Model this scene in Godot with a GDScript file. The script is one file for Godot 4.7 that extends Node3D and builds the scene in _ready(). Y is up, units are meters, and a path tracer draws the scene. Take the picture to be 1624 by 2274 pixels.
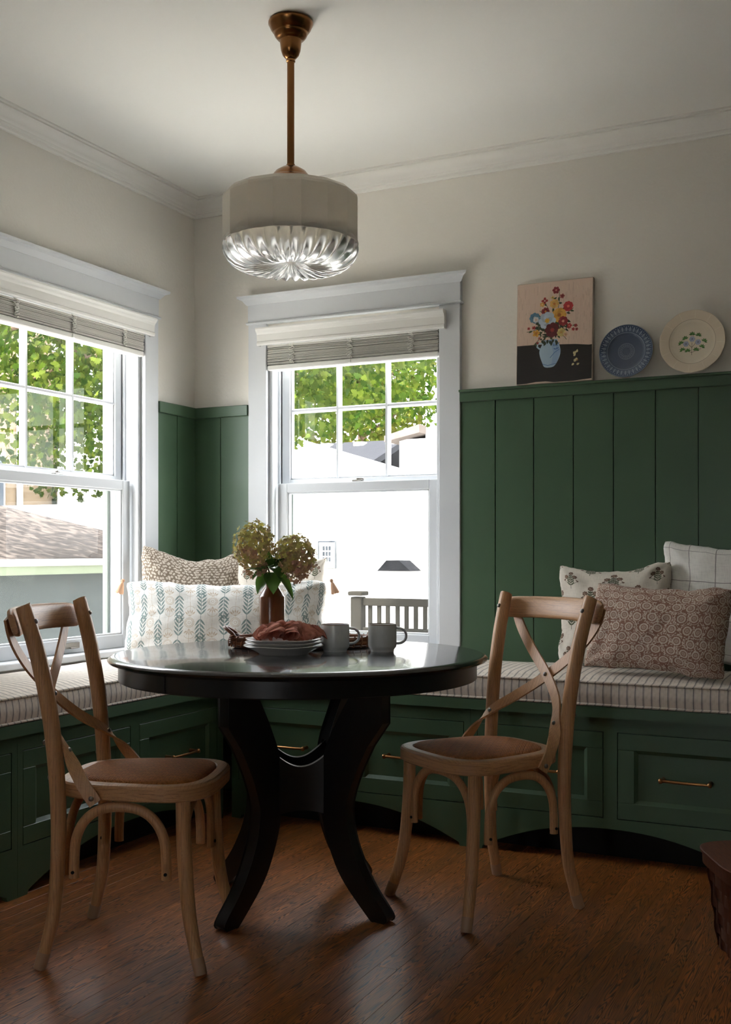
extends Node3D
# A breakfast nook: corner bench, round black table, two bentwood chairs. Corner of the room at the origin,
# back wall in the plane z = 0 (runs along +x), left wall in the plane x = 0 (runs along +z), floor at y = 0.

const WALL_TOP := 2.594
const SEAT := 0.52        # top of the bench boards
const TABLE := Vector3(1.262, 0.732, 1.277)

var mats := {}
var used := {}

# ------------------------------------------------------------------ mesh builder
class B:
	var V := PackedVector3Array()
	var T := PackedVector2Array()
	var K := PackedColorArray()
	var G := PackedInt32Array()
	var X := Transform3D()
	var col := Color(1, 1, 1)
	var start := 0
	var gid := 1

	func tri(a: Vector3, b: Vector3, c: Vector3, g := -1, ua := Vector2.ZERO, ub := Vector2.ZERO, uc := Vector2.ZERO) -> void:
		V.append(X * a); V.append(X * b); V.append(X * c)
		T.append(ua); T.append(ub); T.append(uc)
		G.append(g); G.append(g); G.append(g)
		K.append(col); K.append(col); K.append(col)

	func quad(a: Vector3, b: Vector3, c: Vector3, d: Vector3, g := -1, ua := Vector2.ZERO, ub := Vector2.ZERO, uc := Vector2.ZERO, ud := Vector2.ZERO) -> void:
		tri(a, b, c, g, ua, ub, uc)
		tri(a, c, d, g, ua, uc, ud)

	# turn the faces of the shell added since the last close() outwards
	func close() -> B:
		var n := V.size()
		if n > start:
			var m := Vector3.ZERO
			for i in range(start, n): m += V[i]
			m /= float(n - start)
			var vol := 0.0
			for i in range(start, n, 3):
				vol += (V[i] - m).dot((V[i + 1] - m).cross(V[i + 2] - m))
			if vol > 0.0:
				for i in range(start, n, 3):
					var a := V[i + 1]; V[i + 1] = V[i + 2]; V[i + 2] = a
					var t := T[i + 1]; T[i + 1] = T[i + 2]; T[i + 2] = t
					var k := K[i + 1]; K[i + 1] = K[i + 2]; K[i + 2] = k
		start = n
		gid += 40
		return self

	func box(c: Vector3, s: Vector3, bev := 0.0) -> B:
		var h := s * 0.5
		bev = minf(bev, minf(h.x, minf(h.y, h.z)) * 0.9)
		if bev <= 0.0:
			var p := []
			for i in 8: p.append(c + Vector3(h.x * (1 if i & 1 else -1), h.y * (1 if i & 2 else -1), h.z * (1 if i & 4 else -1)))
			for f in [[0, 1, 3, 2], [4, 6, 7, 5], [0, 4, 5, 1], [2, 3, 7, 6], [0, 2, 6, 4], [1, 5, 7, 3]]:
				var uv := []
				for k in f:
					var q: Vector3 = p[k]
					uv.append(Vector2(q.x + q.z * 0.7, q.y + q.z * 0.3))
				quad(p[f[0]], p[f[1]], p[f[2]], p[f[3]], -1, uv[0], uv[1], uv[2], uv[3])
			return close()
		# chamfered: every corner gives three points, one on each face
		var q := {}
		for i in 8:
			var sg := Vector3(1 if i & 1 else -1, 1 if i & 2 else -1, 1 if i & 4 else -1)
			for ax in 3:
				var v := sg * h
				for k in 3:
					if k != ax: v[k] -= sg[k] * bev
				q[i * 3 + ax] = c + v
		for ax in 3:
			var b1 := (ax + 1) % 3
			var b2 := (ax + 2) % 3
			for s1 in 2:
				var base := s1 << ax
				var ids := [base, base | (1 << b1), base | (1 << b1) | (1 << b2), base | (1 << b2)]
				var uv := []
				for k in ids:
					var w: Vector3 = q[k * 3 + ax]
					uv.append(Vector2(w[b1], w[b2]))
				if s1 == 0: quad(q[ids[0] * 3 + ax], q[ids[1] * 3 + ax], q[ids[2] * 3 + ax], q[ids[3] * 3 + ax], -1, uv[0], uv[1], uv[2], uv[3])
				else: quad(q[ids[0] * 3 + ax], q[ids[3] * 3 + ax], q[ids[2] * 3 + ax], q[ids[1] * 3 + ax], -1, uv[0], uv[3], uv[2], uv[1])
			# edges along ax
			for e in 4:
				var lo := ((e & 1) << b1) | ((e >> 1) << b2)
				var hi := lo | (1 << ax)
				var flip := (e == 1 or e == 2)
				var pa: Vector3 = q[lo * 3 + b1]; var pb: Vector3 = q[hi * 3 + b1]; var pc: Vector3 = q[hi * 3 + b2]; var pd: Vector3 = q[lo * 3 + b2]
				if flip: quad(pa, pb, pc, pd)
				else: quad(pd, pc, pb, pa)
		for i in 8:
			var odd := ((i & 1) + ((i >> 1) & 1) + ((i >> 2) & 1)) % 2
			if odd == 1: tri(q[i * 3], q[i * 3 + 1], q[i * 3 + 2])
			else: tri(q[i * 3], q[i * 3 + 2], q[i * 3 + 1])
		return close()

	# rings of equal point count; each ring is closed
	func loft(rings: Array, caps := true, crease := PackedInt32Array(), usc := 1.0) -> B:
		var n: int = rings[0].size()
		var g := gid
		for i in rings.size() - 1:
			if i in crease: g += 1
			for j in n:
				var k := (j + 1) % n
				var u0 := float(j) / n * usc
				var u1 := float(j + 1) / n * usc
				quad(rings[i][j], rings[i][k], rings[i + 1][k], rings[i + 1][j], g, Vector2(u0, i), Vector2(u1, i), Vector2(u1, i + 1), Vector2(u0, i + 1))
		gid = g + 1
		if caps:
			for e in [0, rings.size() - 1]:
				var m := Vector3.ZERO
				for p in rings[e]: m += p
				m /= float(n)
				for j in n:
					var k := (j + 1) % n
					if e == 0: tri(m, rings[e][k], rings[e][j], gid + e)
					else: tri(m, rings[e][j], rings[e][k], gid + e)
			gid += rings.size()
		return close()

	# profile of (radius, height) turned round the y axis; closed if it starts and ends on the axis or returns to its start
	func lathe(prof: Array, n := 40, wob = null, sharp := 32.0) -> B:
		var g := gid
		var rows := []
		for i in prof.size():
			var row := PackedVector3Array()
			for j in n:
				var a := TAU * j / n
				var r: float = prof[i].x
				var y: float = prof[i].y
				if wob != null:
					var w: Vector2 = wob.call(a, r, y)
					r = w.x; y = w.y
				row.append(Vector3(r * cos(a), y, r * sin(a)))
			rows.append(row)
		for i in prof.size() - 1:
			if i > 0:
				var d0: Vector2 = (prof[i] - prof[i - 1]).normalized()
				var d1: Vector2 = (prof[i + 1] - prof[i]).normalized()
				if rad_to_deg(absf(d0.angle_to(d1))) > sharp: g += 1
			for j in n:
				var k := (j + 1) % n
				var u0 := float(j) / n
				var u1 := float(j + 1) / n
				quad(rows[i][j], rows[i][k], rows[i + 1][k], rows[i + 1][j], g, Vector2(u0, prof[i].y), Vector2(u1, prof[i].y), Vector2(u1, prof[i + 1].y), Vector2(u0, prof[i + 1].y))
		gid = g + 1
		return close()

	func tube(path: PackedVector3Array, rad, n := 10, caps := true, flat := 1.0, upv := Vector3.ZERO) -> B:
		var m := path.size()
		var rings := []
		var t0 := (path[1] - path[0]).normalized()
		var nor := upv if upv != Vector3.ZERO else (Vector3.UP if absf(t0.y) < 0.9 else Vector3.RIGHT)
		nor = (nor - t0 * nor.dot(t0)).normalized()
		var g := gid
		var lens := 0.0
		var ls := [0.0]
		for i in m:
			var t := (path[mini(i + 1, m - 1)] - path[maxi(i - 1, 0)]).normalized()
			nor = (nor - t * nor.dot(t)).normalized()
			var bin := t.cross(nor)
			var r: float = rad[i] if rad is Array or rad is PackedFloat32Array else rad
			var ring := PackedVector3Array()
			for j in n:
				var a := TAU * j / n
				ring.append(path[i] + nor * (cos(a) * r * flat) + bin * (sin(a) * r))
			rings.append(ring)
			if i > 0:
				lens += path[i].distance_to(path[i - 1])
				ls.append(lens)
		for i in m - 1:
			for j in n:
				var k := (j + 1) % n
				quad(rings[i][j], rings[i + 1][j], rings[i + 1][k], rings[i][k], g, Vector2(float(j) / n, ls[i]), Vector2(float(j) / n, ls[i + 1]), Vector2(float(j + 1) / n, ls[i + 1]), Vector2(float(j + 1) / n, ls[i]))
		if caps:
			for e in [0, m - 1]:
				for j in n:
					var k := (j + 1) % n
					if e == 0: tri(path[e], rings[e][j], rings[e][k], g + 1)
					else: tri(path[e], rings[e][k], rings[e][j], g + 2)
		gid = g + 3
		return close()

	# flat strip of wood: a path with the direction its face looks in at every point
	func ribbon(path: PackedVector3Array, face: PackedVector3Array, w: float, th: float) -> B:
		var m := path.size()
		var rings := []
		for i in m:
			var t := (path[mini(i + 1, m - 1)] - path[maxi(i - 1, 0)]).normalized()
			var f := (face[i] - t * face[i].dot(t)).normalized()
			var s := t.cross(f)
			rings.append([path[i] + s * w / 2 + f * th / 2, path[i] - s * w / 2 + f * th / 2, path[i] - s * w / 2 - f * th / 2, path[i] + s * w / 2 - f * th / 2])
		for i in m - 1:
			for j in 4:
				var k := (j + 1) % 4
				quad(rings[i][j], rings[i + 1][j], rings[i + 1][k], rings[i][k], gid + j)
		quad(rings[0][0], rings[0][1], rings[0][2], rings[0][3])
		quad(rings[m - 1][3], rings[m - 1][2], rings[m - 1][1], rings[m - 1][0])
		gid += 5
		return close()

	# polygon in the xy plane from z0 to z1
	func prism(poly: PackedVector2Array, z0: float, z1: float, smooth := false) -> B:
		var ids := Geometry2D.triangulate_polygon(poly)
		for i in range(0, ids.size(), 3):
			var a := poly[ids[i]]; var b := poly[ids[i + 1]]; var c := poly[ids[i + 2]]
			if (b - a).cross(c - a) < 0.0:
				var s := b; b = c; c = s
			tri(Vector3(a.x, a.y, z1), Vector3(c.x, c.y, z1), Vector3(b.x, b.y, z1), -1, a, c, b)
			tri(Vector3(a.x, a.y, z0), Vector3(b.x, b.y, z0), Vector3(c.x, c.y, z0), -1, a, b, c)
		var ccw := not Geometry2D.is_polygon_clockwise(poly)
		# is_polygon_clockwise works with y down
		var area := 0.0
		for i in poly.size(): area += poly[i].cross(poly[(i + 1) % poly.size()])
		ccw = area > 0.0
		for i in poly.size():
			var p := poly[i]
			var q := poly[(i + 1) % poly.size()]
			var g := gid if smooth else -1
			if ccw: quad(Vector3(p.x, p.y, z0), Vector3(p.x, p.y, z1), Vector3(q.x, q.y, z1), Vector3(q.x, q.y, z0), g)
			else: quad(Vector3(p.x, p.y, z0), Vector3(q.x, q.y, z0), Vector3(q.x, q.y, z1), Vector3(p.x, p.y, z1), g)
		gid += 2
		return close()

	func mesh() -> ArrayMesh:
		var st := SurfaceTool.new()
		st.begin(Mesh.PRIMITIVE_TRIANGLES)
		for i in V.size():
			st.set_smooth_group(G[i])
			st.set_uv(T[i])
			st.set_color(K[i])
			st.add_vertex(V[i])
		st.generate_normals()
		st.index()
		return st.commit()

# ------------------------------------------------------------------ nodes
func numbered(called: String) -> String:
	if not used.has(called):
		used[called] = 0
		return called
	used[called] += 1
	return "%s_%03d" % [called, used[called]]

func node(m: Mesh, mat: Material, called: String, parent: Node3D) -> MeshInstance3D:
	var o := MeshInstance3D.new()
	o.mesh = m
	o.material_override = mat
	o.name = called if parent != self else numbered(called)
	parent.add_child(o, true)
	return o

func obj(called: String, b: B, mat, parent: Node3D = null) -> MeshInstance3D:
	return node(b.mesh(), mats[mat] if mat is String else mat, called, parent if parent else self)

func thing(called: String, label: String, category: String, at := Vector3.ZERO, turn := 0.0, group := "") -> Node3D:
	var o := Node3D.new()
	o.name = numbered(called)
	add_child(o)
	o.position = at
	o.rotation.y = turn
	return tag(o, label, category, group)

func tag(o: Node3D, label: String, category: String, group := "") -> Node3D:
	o.set_meta("label", label)
	o.set_meta("category", category)
	if group: o.set_meta("group", group)
	return o

func struct(called: String, label := "") -> Node3D:
	var o := Node3D.new()
	o.name = called
	add_child(o)
	o.set_meta("kind", "structure")
	if label: o.set_meta("label", label)
	return o

func stuff(o: Node3D) -> Node3D:
	o.set_meta("kind", "stuff")
	return o

# smooth curve through points
func cr(p: Array, per := 6) -> PackedVector3Array:
	var out := PackedVector3Array()
	for i in p.size() - 1:
		var a: Vector3 = p[maxi(i - 1, 0)]
		var b: Vector3 = p[i]
		var c: Vector3 = p[i + 1]
		var d: Vector3 = p[mini(i + 2, p.size() - 1)]
		for k in per: out.append(b.cubic_interpolate(c, a, d, float(k) / per))
	out.append(p[-1])
	return out

func cr2(p: Array, per := 6) -> PackedVector2Array:
	var q := []
	for v in p: q.append(Vector3(v.x, v.y, 0))
	var out := PackedVector2Array()
	for v in cr(q, per): out.append(Vector2(v.x, v.y))
	return out

# ------------------------------------------------------------------ drawing on images (flat print only)
func poly(im: Image, pts: PackedVector2Array, c: Color) -> void:
	var y0 := 1e9
	var y1 := -1e9
	for p in pts:
		y0 = minf(y0, p.y); y1 = maxf(y1, p.y)
	for y in range(maxi(int(floor(y0)), 0), mini(int(ceil(y1)), im.get_height() - 1) + 1):
		var xs := []
		var yy := y + 0.5
		for i in pts.size():
			var a := pts[i]
			var b := pts[(i + 1) % pts.size()]
			if (a.y <= yy) != (b.y <= yy): xs.append(a.x + (yy - a.y) / (b.y - a.y) * (b.x - a.x))
		xs.sort()
		for i in range(0, xs.size() - 1, 2):
			var x0 := int(round(xs[i]))
			var x1 := int(round(xs[i + 1]))
			if x1 > x0: im.fill_rect(Rect2i(x0, y, x1 - x0, 1), c)

func disc(im: Image, p: Vector2, r: float, c: Color, ry := -1.0) -> void:
	if ry < 0: ry = r
	for y in range(int(floor(p.y - ry)), int(ceil(p.y + ry)) + 1):
		var k := 1.0 - pow((y + 0.5 - p.y) / ry, 2)
		if k > 0:
			var w := r * sqrt(k)
			im.fill_rect(Rect2i(int(round(p.x - w)), y, maxi(1, int(round(2 * w))), 1), c)

func stroke(im: Image, pts: PackedVector2Array, w: float, c: Color) -> void:
	for i in pts.size() - 1:
		var d := pts[i + 1] - pts[i]
		if d.length() < 0.01: continue
		var n := d.normalized().orthogonal() * w / 2
		poly(im, PackedVector2Array([pts[i] + n, pts[i + 1] + n, pts[i + 1] - n, pts[i] - n]), c)
		disc(im, pts[i], w / 2, c)

func leaf2(im: Image, p: Vector2, a: float, l: float, w: float, c: Color, bend := 0.0) -> void:
	var d := Vector2(cos(a), sin(a))
	var n := d.orthogonal()
	var pts := PackedVector2Array()
	for i in 9:
		var t := i / 8.0
		pts.append(p + d * l * t + n * (w * sin(PI * pow(t, 0.8)) + bend * l * t * t))
	for i in range(7, 0, -1):
		var t := i / 8.0
		pts.append(p + d * l * t + n * (-w * sin(PI * pow(t, 0.8)) + bend * l * t * t))
	poly(im, pts, c)

func arc2(p: Vector2, r: float, a0: float, a1: float, n := 14) -> PackedVector2Array:
	var o := PackedVector2Array()
	for i in n + 1:
		var a := lerpf(a0, a1, float(i) / n)
		o.append(p + Vector2(cos(a), sin(a)) * r)
	return o

func canvas(w: int, h: int, c: Color) -> Image:
	var im := Image.create(w, h, false, Image.FORMAT_RGBA8)
	im.fill(c)
	return im

func C8(r: float, g: float, b: float) -> Color:
	return Color(r / 255.0, g / 255.0, b / 255.0)

func picture(im: Image) -> ImageTexture:
	return ImageTexture.create_from_image(im)

# stretched streaks of noise, tileable, as bytes
func streaks(w: int, h: int, fx: int, fy: int, seed_: int, freq := 0.05) -> PackedByteArray:
	var n := FastNoiseLite.new()
	n.seed = seed_
	n.noise_type = FastNoiseLite.TYPE_SIMPLEX_SMOOTH
	n.frequency = freq
	n.fractal_octaves = 3
	var im := n.get_seamless_image(w / fx, h / fy)
	im.resize(w, h, Image.INTERPOLATE_CUBIC)
	im.convert(Image.FORMAT_L8)
	return im.get_data()

# ------------------------------------------------------------------ materials
func mat(called: String, c: Color, rough := 0.8, metal := 0.0) -> StandardMaterial3D:
	var m := StandardMaterial3D.new()
	m.resource_name = called
	m.albedo_color = c
	m.roughness = rough
	m.metallic = metal
	mats[called] = m
	return m

func bump_noise(m: StandardMaterial3D, scale: float, amount: float, seed_ := 3, freq := 0.06, size := 256) -> void:
	var n := FastNoiseLite.new()
	n.seed = seed_
	n.frequency = freq
	n.fractal_octaves = 3
	var im := n.get_seamless_image(size, size)
	m.heightmap_enabled = true
	m.heightmap_texture = picture(im)
	m.heightmap_scale = amount
	m.uv1_triplanar = true
	m.uv1_scale = Vector3.ONE * scale

# ------------------------------------------------------------------ computed textures
var linen: Image

func make_linen() -> void:
	linen = Image.create(1024, 1024, false, Image.FORMAT_RGBA8)
	var a := streaks(1024, 1024, 1, 32, 71, 0.35)
	var b := streaks(1024, 1024, 32, 1, 72, 0.35)
	var out := PackedByteArray()
	out.resize(1024 * 1024 * 4)
	for i in 1024 * 1024:
		var v := (a[i] + b[i]) - 255
		var dark := v < 0
		var k := i * 4
		var t := 0 if dark else 255
		out[k] = t; out[k + 1] = t; out[k + 2] = t
		out[k + 3] = mini(absi(v) / 4, 40)
	linen = Image.create_from_data(1024, 1024, false, Image.FORMAT_RGBA8, out)

func cloth(im: Image) -> ImageTexture:
	for y in range(0, im.get_height(), 1024):
		for x in range(0, im.get_width(), 1024):
			im.blend_rect(linen, Rect2i(0, 0, 1024, 1024), Vector2i(x, y))
	return picture(im)

# open grain of stained oak: u along the board, v across it
func oak_image() -> Image:
	var w := 1024
	var h := 512
	var warp := streaks(w, h, 16, 2, 11, 0.022)
	var pore := streaks(w, h, 32, 1, 12, 0.30)
	var broad := streaks(w, h, 16, 4, 13, 0.05)
	var lite := Color(0.680, 0.420, 0.210)
	var dark := Color(0.225, 0.120, 0.064)
	var out := PackedByteArray()
	out.resize(w * h * 3)
	for y in h:
		for x in w:
			var i := y * w + x
			var t := y / 512.0 * 42.0 + (warp[i] / 255.0) * 11.0
			var f: float = t - floor(t)
			var ring := smoothstep(0.42, 0.80, f) * (1.0 - smoothstep(0.86, 1.0, f))
			var p := pore[i] / 255.0
			var k := clampf(ring * (0.30 + 1.0 * smoothstep(0.30, 0.60, p)) * (0.35 + 0.9 * smoothstep(0.25, 0.65, broad[i] / 255.0)) + smoothstep(0.58, 0.80, p) * 0.30, 0.0, 1.0)
			var tone := 0.80 + 0.42 * (broad[i] / 255.0)
			var j := i * 3
			out[j] = int(clampf(lerpf(lite.r, dark.r, k) * tone, 0, 1) * 255)
			out[j + 1] = int(clampf(lerpf(lite.g, dark.g, k) * tone, 0, 1) * 255)
			out[j + 2] = int(clampf(lerpf(lite.b, dark.b, k) * tone, 0, 1) * 255)
	return Image.create_from_data(w, h, false, Image.FORMAT_RGB8, out)

# pale wood, grain along v
func pale_wood(seed_: int, lite: Color, dark: Color) -> Image:
	var w := 512
	var h := 512
	var a := streaks(w, h, 1, 24, seed_, 0.14)
	var b := streaks(w, h, 2, 10, seed_ + 1, 0.03)
	var out := PackedByteArray()
	out.resize(w * h * 3)
	for i in w * h:
		var f := b[i] / 255.0 * 9.0
		f -= floor(f)
		var k := clampf(0.55 * smoothstep(0.48, 0.80, a[i] / 255.0) + 0.30 * smoothstep(0.6, 1.0, f), 0.0, 1.0)
		out[i * 3] = int(lerpf(lite.r, dark.r, k) * 255)
		out[i * 3 + 1] = int(lerpf(lite.g, dark.g, k) * 255)
		out[i * 3 + 2] = int(lerpf(lite.b, dark.b, k) * 255)
	return Image.create_from_data(w, h, false, Image.FORMAT_RGB8, out)

# ticking: a dark line, a thin line beside it, on a natural ground; one repeat across u
func ticking_image() -> Image:
	var im := canvas(128, 128, C8(219, 208, 194))
	im.fill_rect(Rect2i(54, 0, 8, 128), C8(38, 40, 48))
	im.fill_rect(Rect2i(70, 0, 4, 128), C8(96, 98, 104))
	im.fill_rect(Rect2i(45, 0, 3, 128), C8(120, 120, 122))
	var bit := linen.get_region(Rect2i(0, 0, 128, 128))
	im.blend_rect(bit, Rect2i(0, 0, 128, 128), Vector2i.ZERO)
	return im

# woven cane of the seats
func cane_images() -> Array:
	var n := 128
	var c := canvas(n, n, C8(208, 128, 64))
	var hgt := canvas(n, n, Color(0.1, 0.1, 0.1))
	var cell := 16
	for r in n / cell:
		for q in n / cell:
			var x := q * cell
			var y := r * cell
			var over := (q + r) % 2 == 0
			var tone := 0.86 + 0.14 * fposmod(sin(q * 12.9 + r * 78.2) * 43758.5, 1.0)
			var col := C8(218, 138, 72) * tone
			for k in 7:
				var e := sin(PI * (k + 0.5) / 7.0)
				var hc := Color(1, 1, 1) * (0.25 + 0.75 * e)
				hc.a = 1
				if over:
					c.fill_rect(Rect2i(x - 1, y + 1 + k * 2, cell + 2, 2), col)
					hgt.fill_rect(Rect2i(x - 1, y + 1 + k * 2, cell + 2, 2), hc)
				else:
					c.fill_rect(Rect2i(x + 1 + k * 2, y - 1, 2, cell + 2), col)
					hgt.fill_rect(Rect2i(x + 1 + k * 2, y - 1, 2, cell + 2), hc)
	return [c, hgt]

# taupe cloth with small cream sprigs
func taupe_print() -> Image:
	var im := canvas(1024, 1024, C8(132, 117, 102))
	var rng := RandomNumberGenerator.new()
	rng.seed = 5
	var cream := C8(226, 216, 200)
	var st := 31
	for r in 1024 / st + 1:
		for q in 1024 / st + 1:
			var p := Vector2(q * st + (st / 2 if r % 2 else 0), r * st) + Vector2(rng.randf_range(-7, 7), rng.randf_range(-7, 7))
			if rng.randf() < 0.55:
				for k in 6: disc(im, p + Vector2.from_angle(k * TAU / 6 + rng.randf() * 0.2) * 8.0, 3.9, cream)
				disc(im, p, 2.2, cream)
			else:
				var a := rng.randf() * TAU
				for k in 3:
					var d := Vector2.from_angle(a)
					leaf2(im, p + d * (k * 8 - 9), a + 0.9, 11.5, 3.2, cream)
					leaf2(im, p + d * (k * 8 - 9), a - 0.9, 11.5, 3.2, cream)
				stroke(im, PackedVector2Array([p - Vector2.from_angle(a) * 14, p + Vector2.from_angle(a) * 14]), 2, cream)
	return im

# russet brown cloth with cream scalloped flowers and scrolls
func russet_print() -> Image:
	var im := canvas(1536, 1024, C8(140, 104, 88))
	var rng := RandomNumberGenerator.new()
	rng.seed = 8
	var cream := C8(208, 194, 178)
	var sx := 128
	var sy := 108
	for r in 11:
		for q in 13:
			var p := Vector2(q * sx + (sx / 2 if r % 2 else 0), r * sy) + Vector2(rng.randf_range(-12, 12), rng.randf_range(-10, 10))
			var turn := rng.randf() * TAU
			for k in 15:
				var a := turn + k * TAU / 15
				leaf2(im, p + Vector2.from_angle(a) * 24, a, rng.randf_range(17, 23), 5.0, cream)
				disc(im, p + Vector2.from_angle(a + 0.2) * 37, 4.4, cream)
			for k in 9: leaf2(im, p + Vector2.from_angle(turn + k * TAU / 9) * 8, turn + k * TAU / 9, 14, 3.6, cream)
			disc(im, p, 4.5, cream)
			# scrolls between the flowers
			var s := p + Vector2(sx / 2.0, rng.randf_range(-8, 8))
			stroke(im, arc2(s, 15, turn, turn + 4.6), 5, cream)
			disc(im, s + Vector2.from_angle(turn + 4.6) * 9, 5, cream)
			disc(im, s, 4, cream)
			stroke(im, arc2(s + Vector2(0, 34), 20, turn + 1, turn + 3.6), 5, cream)
			for k in 15:
				var a := rng.randf() * TAU
				var d := rng.randf_range(56, 78)
				leaf2(im, p + Vector2.from_angle(a) * d, a + 1.4, rng.randf_range(12, 22), 5, cream)
			for k in 6:
				disc(im, p + Vector2.from_angle(rng.randf() * TAU) * rng.randf_range(50, 76), rng.randf_range(2.5, 4.5), cream)
			stroke(im, arc2(p, 56, turn, turn + 1.5), 4, cream)
			stroke(im, arc2(p, 58, turn + 2.6, turn + 3.9), 4, cream)
	return im

# natural cloth with block printed bouquets; (u, v) of each bouquet in the list
func bouquet_print(spots: Array, sc: float) -> Image:
	var im := canvas(1024, 1024, C8(222, 214, 200))
	var green := C8(92, 96, 76)
	var brown := C8(112, 88, 74)
	for s in spots:
		var p: Vector2 = s[0] * 1024.0
		var t: float = s[1]
		var up := Vector2(sin(t), -cos(t))
		var sd := Vector2(cos(t), sin(t))
		var k := sc
		stroke(im, PackedVector2Array([p, p + up * 40 * k, p + up * 118 * k]), 4 * k, green)
		for h in [[-36, 96], [34, 104], [0, 140]]:
			var e: Vector2 = p + sd * h[0] * k + up * h[1] * k
			stroke(im, PackedVector2Array([p + up * 40 * k, p + sd * h[0] * 0.55 * k + up * (h[1] * 0.7) * k, e]), 3 * k, green)
			disc(im, e, 17 * k, brown)
			for q in 7: disc(im, e + Vector2.from_angle(q * TAU / 7) * 15 * k, 5.5 * k, brown)
			stroke(im, arc2(e, 9 * k, 0.4, 4.6), 2.6 * k, C8(176, 158, 138))
			disc(im, e, 2.6 * k, C8(190, 176, 156))
		for q in 5:
			var b: Vector2 = p + up * (26 + q * 19) * k
			var base := up.angle()
			var l := (40 - q * 4) * k
			for sgn in [-1, 1]:
				leaf2(im, b, base + sgn * (1.0 - q * 0.06), l, 6.5 * k, green)
				if q < 3: leaf2(im, b + sd * sgn * 22 * k + up * 10 * k, base + sgn * 0.35, 22 * k, 5 * k, green)
		for sgn in [-1, 1]:
			stroke(im, PackedVector2Array([p + up * 30 * k, p + sd * sgn * 30 * k + up * 42 * k, p + sd * sgn * 56 * k + up * 62 * k]), 2.5 * k, green)
			disc(im, p + sd * sgn * 58 * k + up * 64 * k, 7 * k, brown)
			disc(im, p + sd * sgn * 50 * k + up * 72 * k, 5 * k, brown)
	return im

# white cloth with upright leaf garlands in blue green and beige medallions
func garland_print() -> Image:
	var w := 2048
	var h := 768
	var im := canvas(w, h, C8(236, 234, 228))
	var teal := C8(132, 150, 147)
	var sand := C8(204, 188, 167)
	var cols := 11
	var dx := w / float(cols)
	for c in cols:
		var x := (c + 0.5) * dx
		# garland: leaves point up in one half of the repeat and down in the other
		var y := -20.0
		var k := 0
		while y < h + 20:
			var ph := fposmod(y + (0.0 if c % 2 else 190.0), 380.0) / 380.0
			var dirn := -1.0 if ph < 0.5 else 1.0
			var wob := sin(ph * TAU) * 6.0
			for s in [-1, 1]:
				leaf2(im, Vector2(x + wob, y), (PI / 2 * dirn) - s * dirn * 0.66, 70, 7.5, teal)
			y += 36.0
			k += 1
		stroke(im, PackedVector2Array([Vector2(x, 0), Vector2(x, h)]), 3.5, teal)
		# medallions half way between two garlands
		var mx := x + dx * 0.5
		for r in 3:
			var my := r * 380.0 + (60.0 if c % 2 else 250.0)
			stroke(im, arc2(Vector2(mx, my), 40, 0, TAU, 28), 3.5, sand)
			stroke(im, arc2(Vector2(mx, my), 28, 0, TAU, 24), 3, sand)
			for q in 20: stroke(im, PackedVector2Array([Vector2(mx, my) + Vector2.from_angle(q * TAU / 20) * 30, Vector2(mx, my) + Vector2.from_angle(q * TAU / 20) * 38]), 2.5, sand)
			stroke(im, arc2(Vector2(mx, my), 11, 0, TAU, 14), 3, sand)
			for sg in [-1, 1]:
				var ty: float = my + sg * 96.0
				for q in 5:
					var a: float = sg * PI / 2 + (q - 2) * 0.42
					var tip := Vector2(mx, ty - sg * 44.0)
					stroke(im, PackedVector2Array([tip, tip + Vector2.from_angle(a) * 34 + Vector2((q - 2) * 5.0, 0), tip + Vector2.from_angle(a) * 58]), 3.2, sand)
					leaf2(im, tip + Vector2.from_angle(a) * 26, a, 34, 5.5, sand)
				stroke(im, PackedVector2Array([Vector2(mx, ty - sg * 44), Vector2(mx, ty + sg * 88)]), 2.6, sand)
				stroke(im, arc2(Vector2(mx, ty), 44, sg * PI / 2 - 1.2, sg * PI / 2 + 1.2), 3, sand)
	return im

func check_print() -> Image:
	var im := canvas(1024, 1024, C8(236, 233, 226))
	var line := C8(142, 138, 134)
	for k in 6: im.fill_rect(Rect2i(92 + k * 168, 0, 5, 1024), line)
	for k in 4: im.fill_rect(Rect2i(0, 96 + k * 268, 1024, 5), line)
	return im

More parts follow.
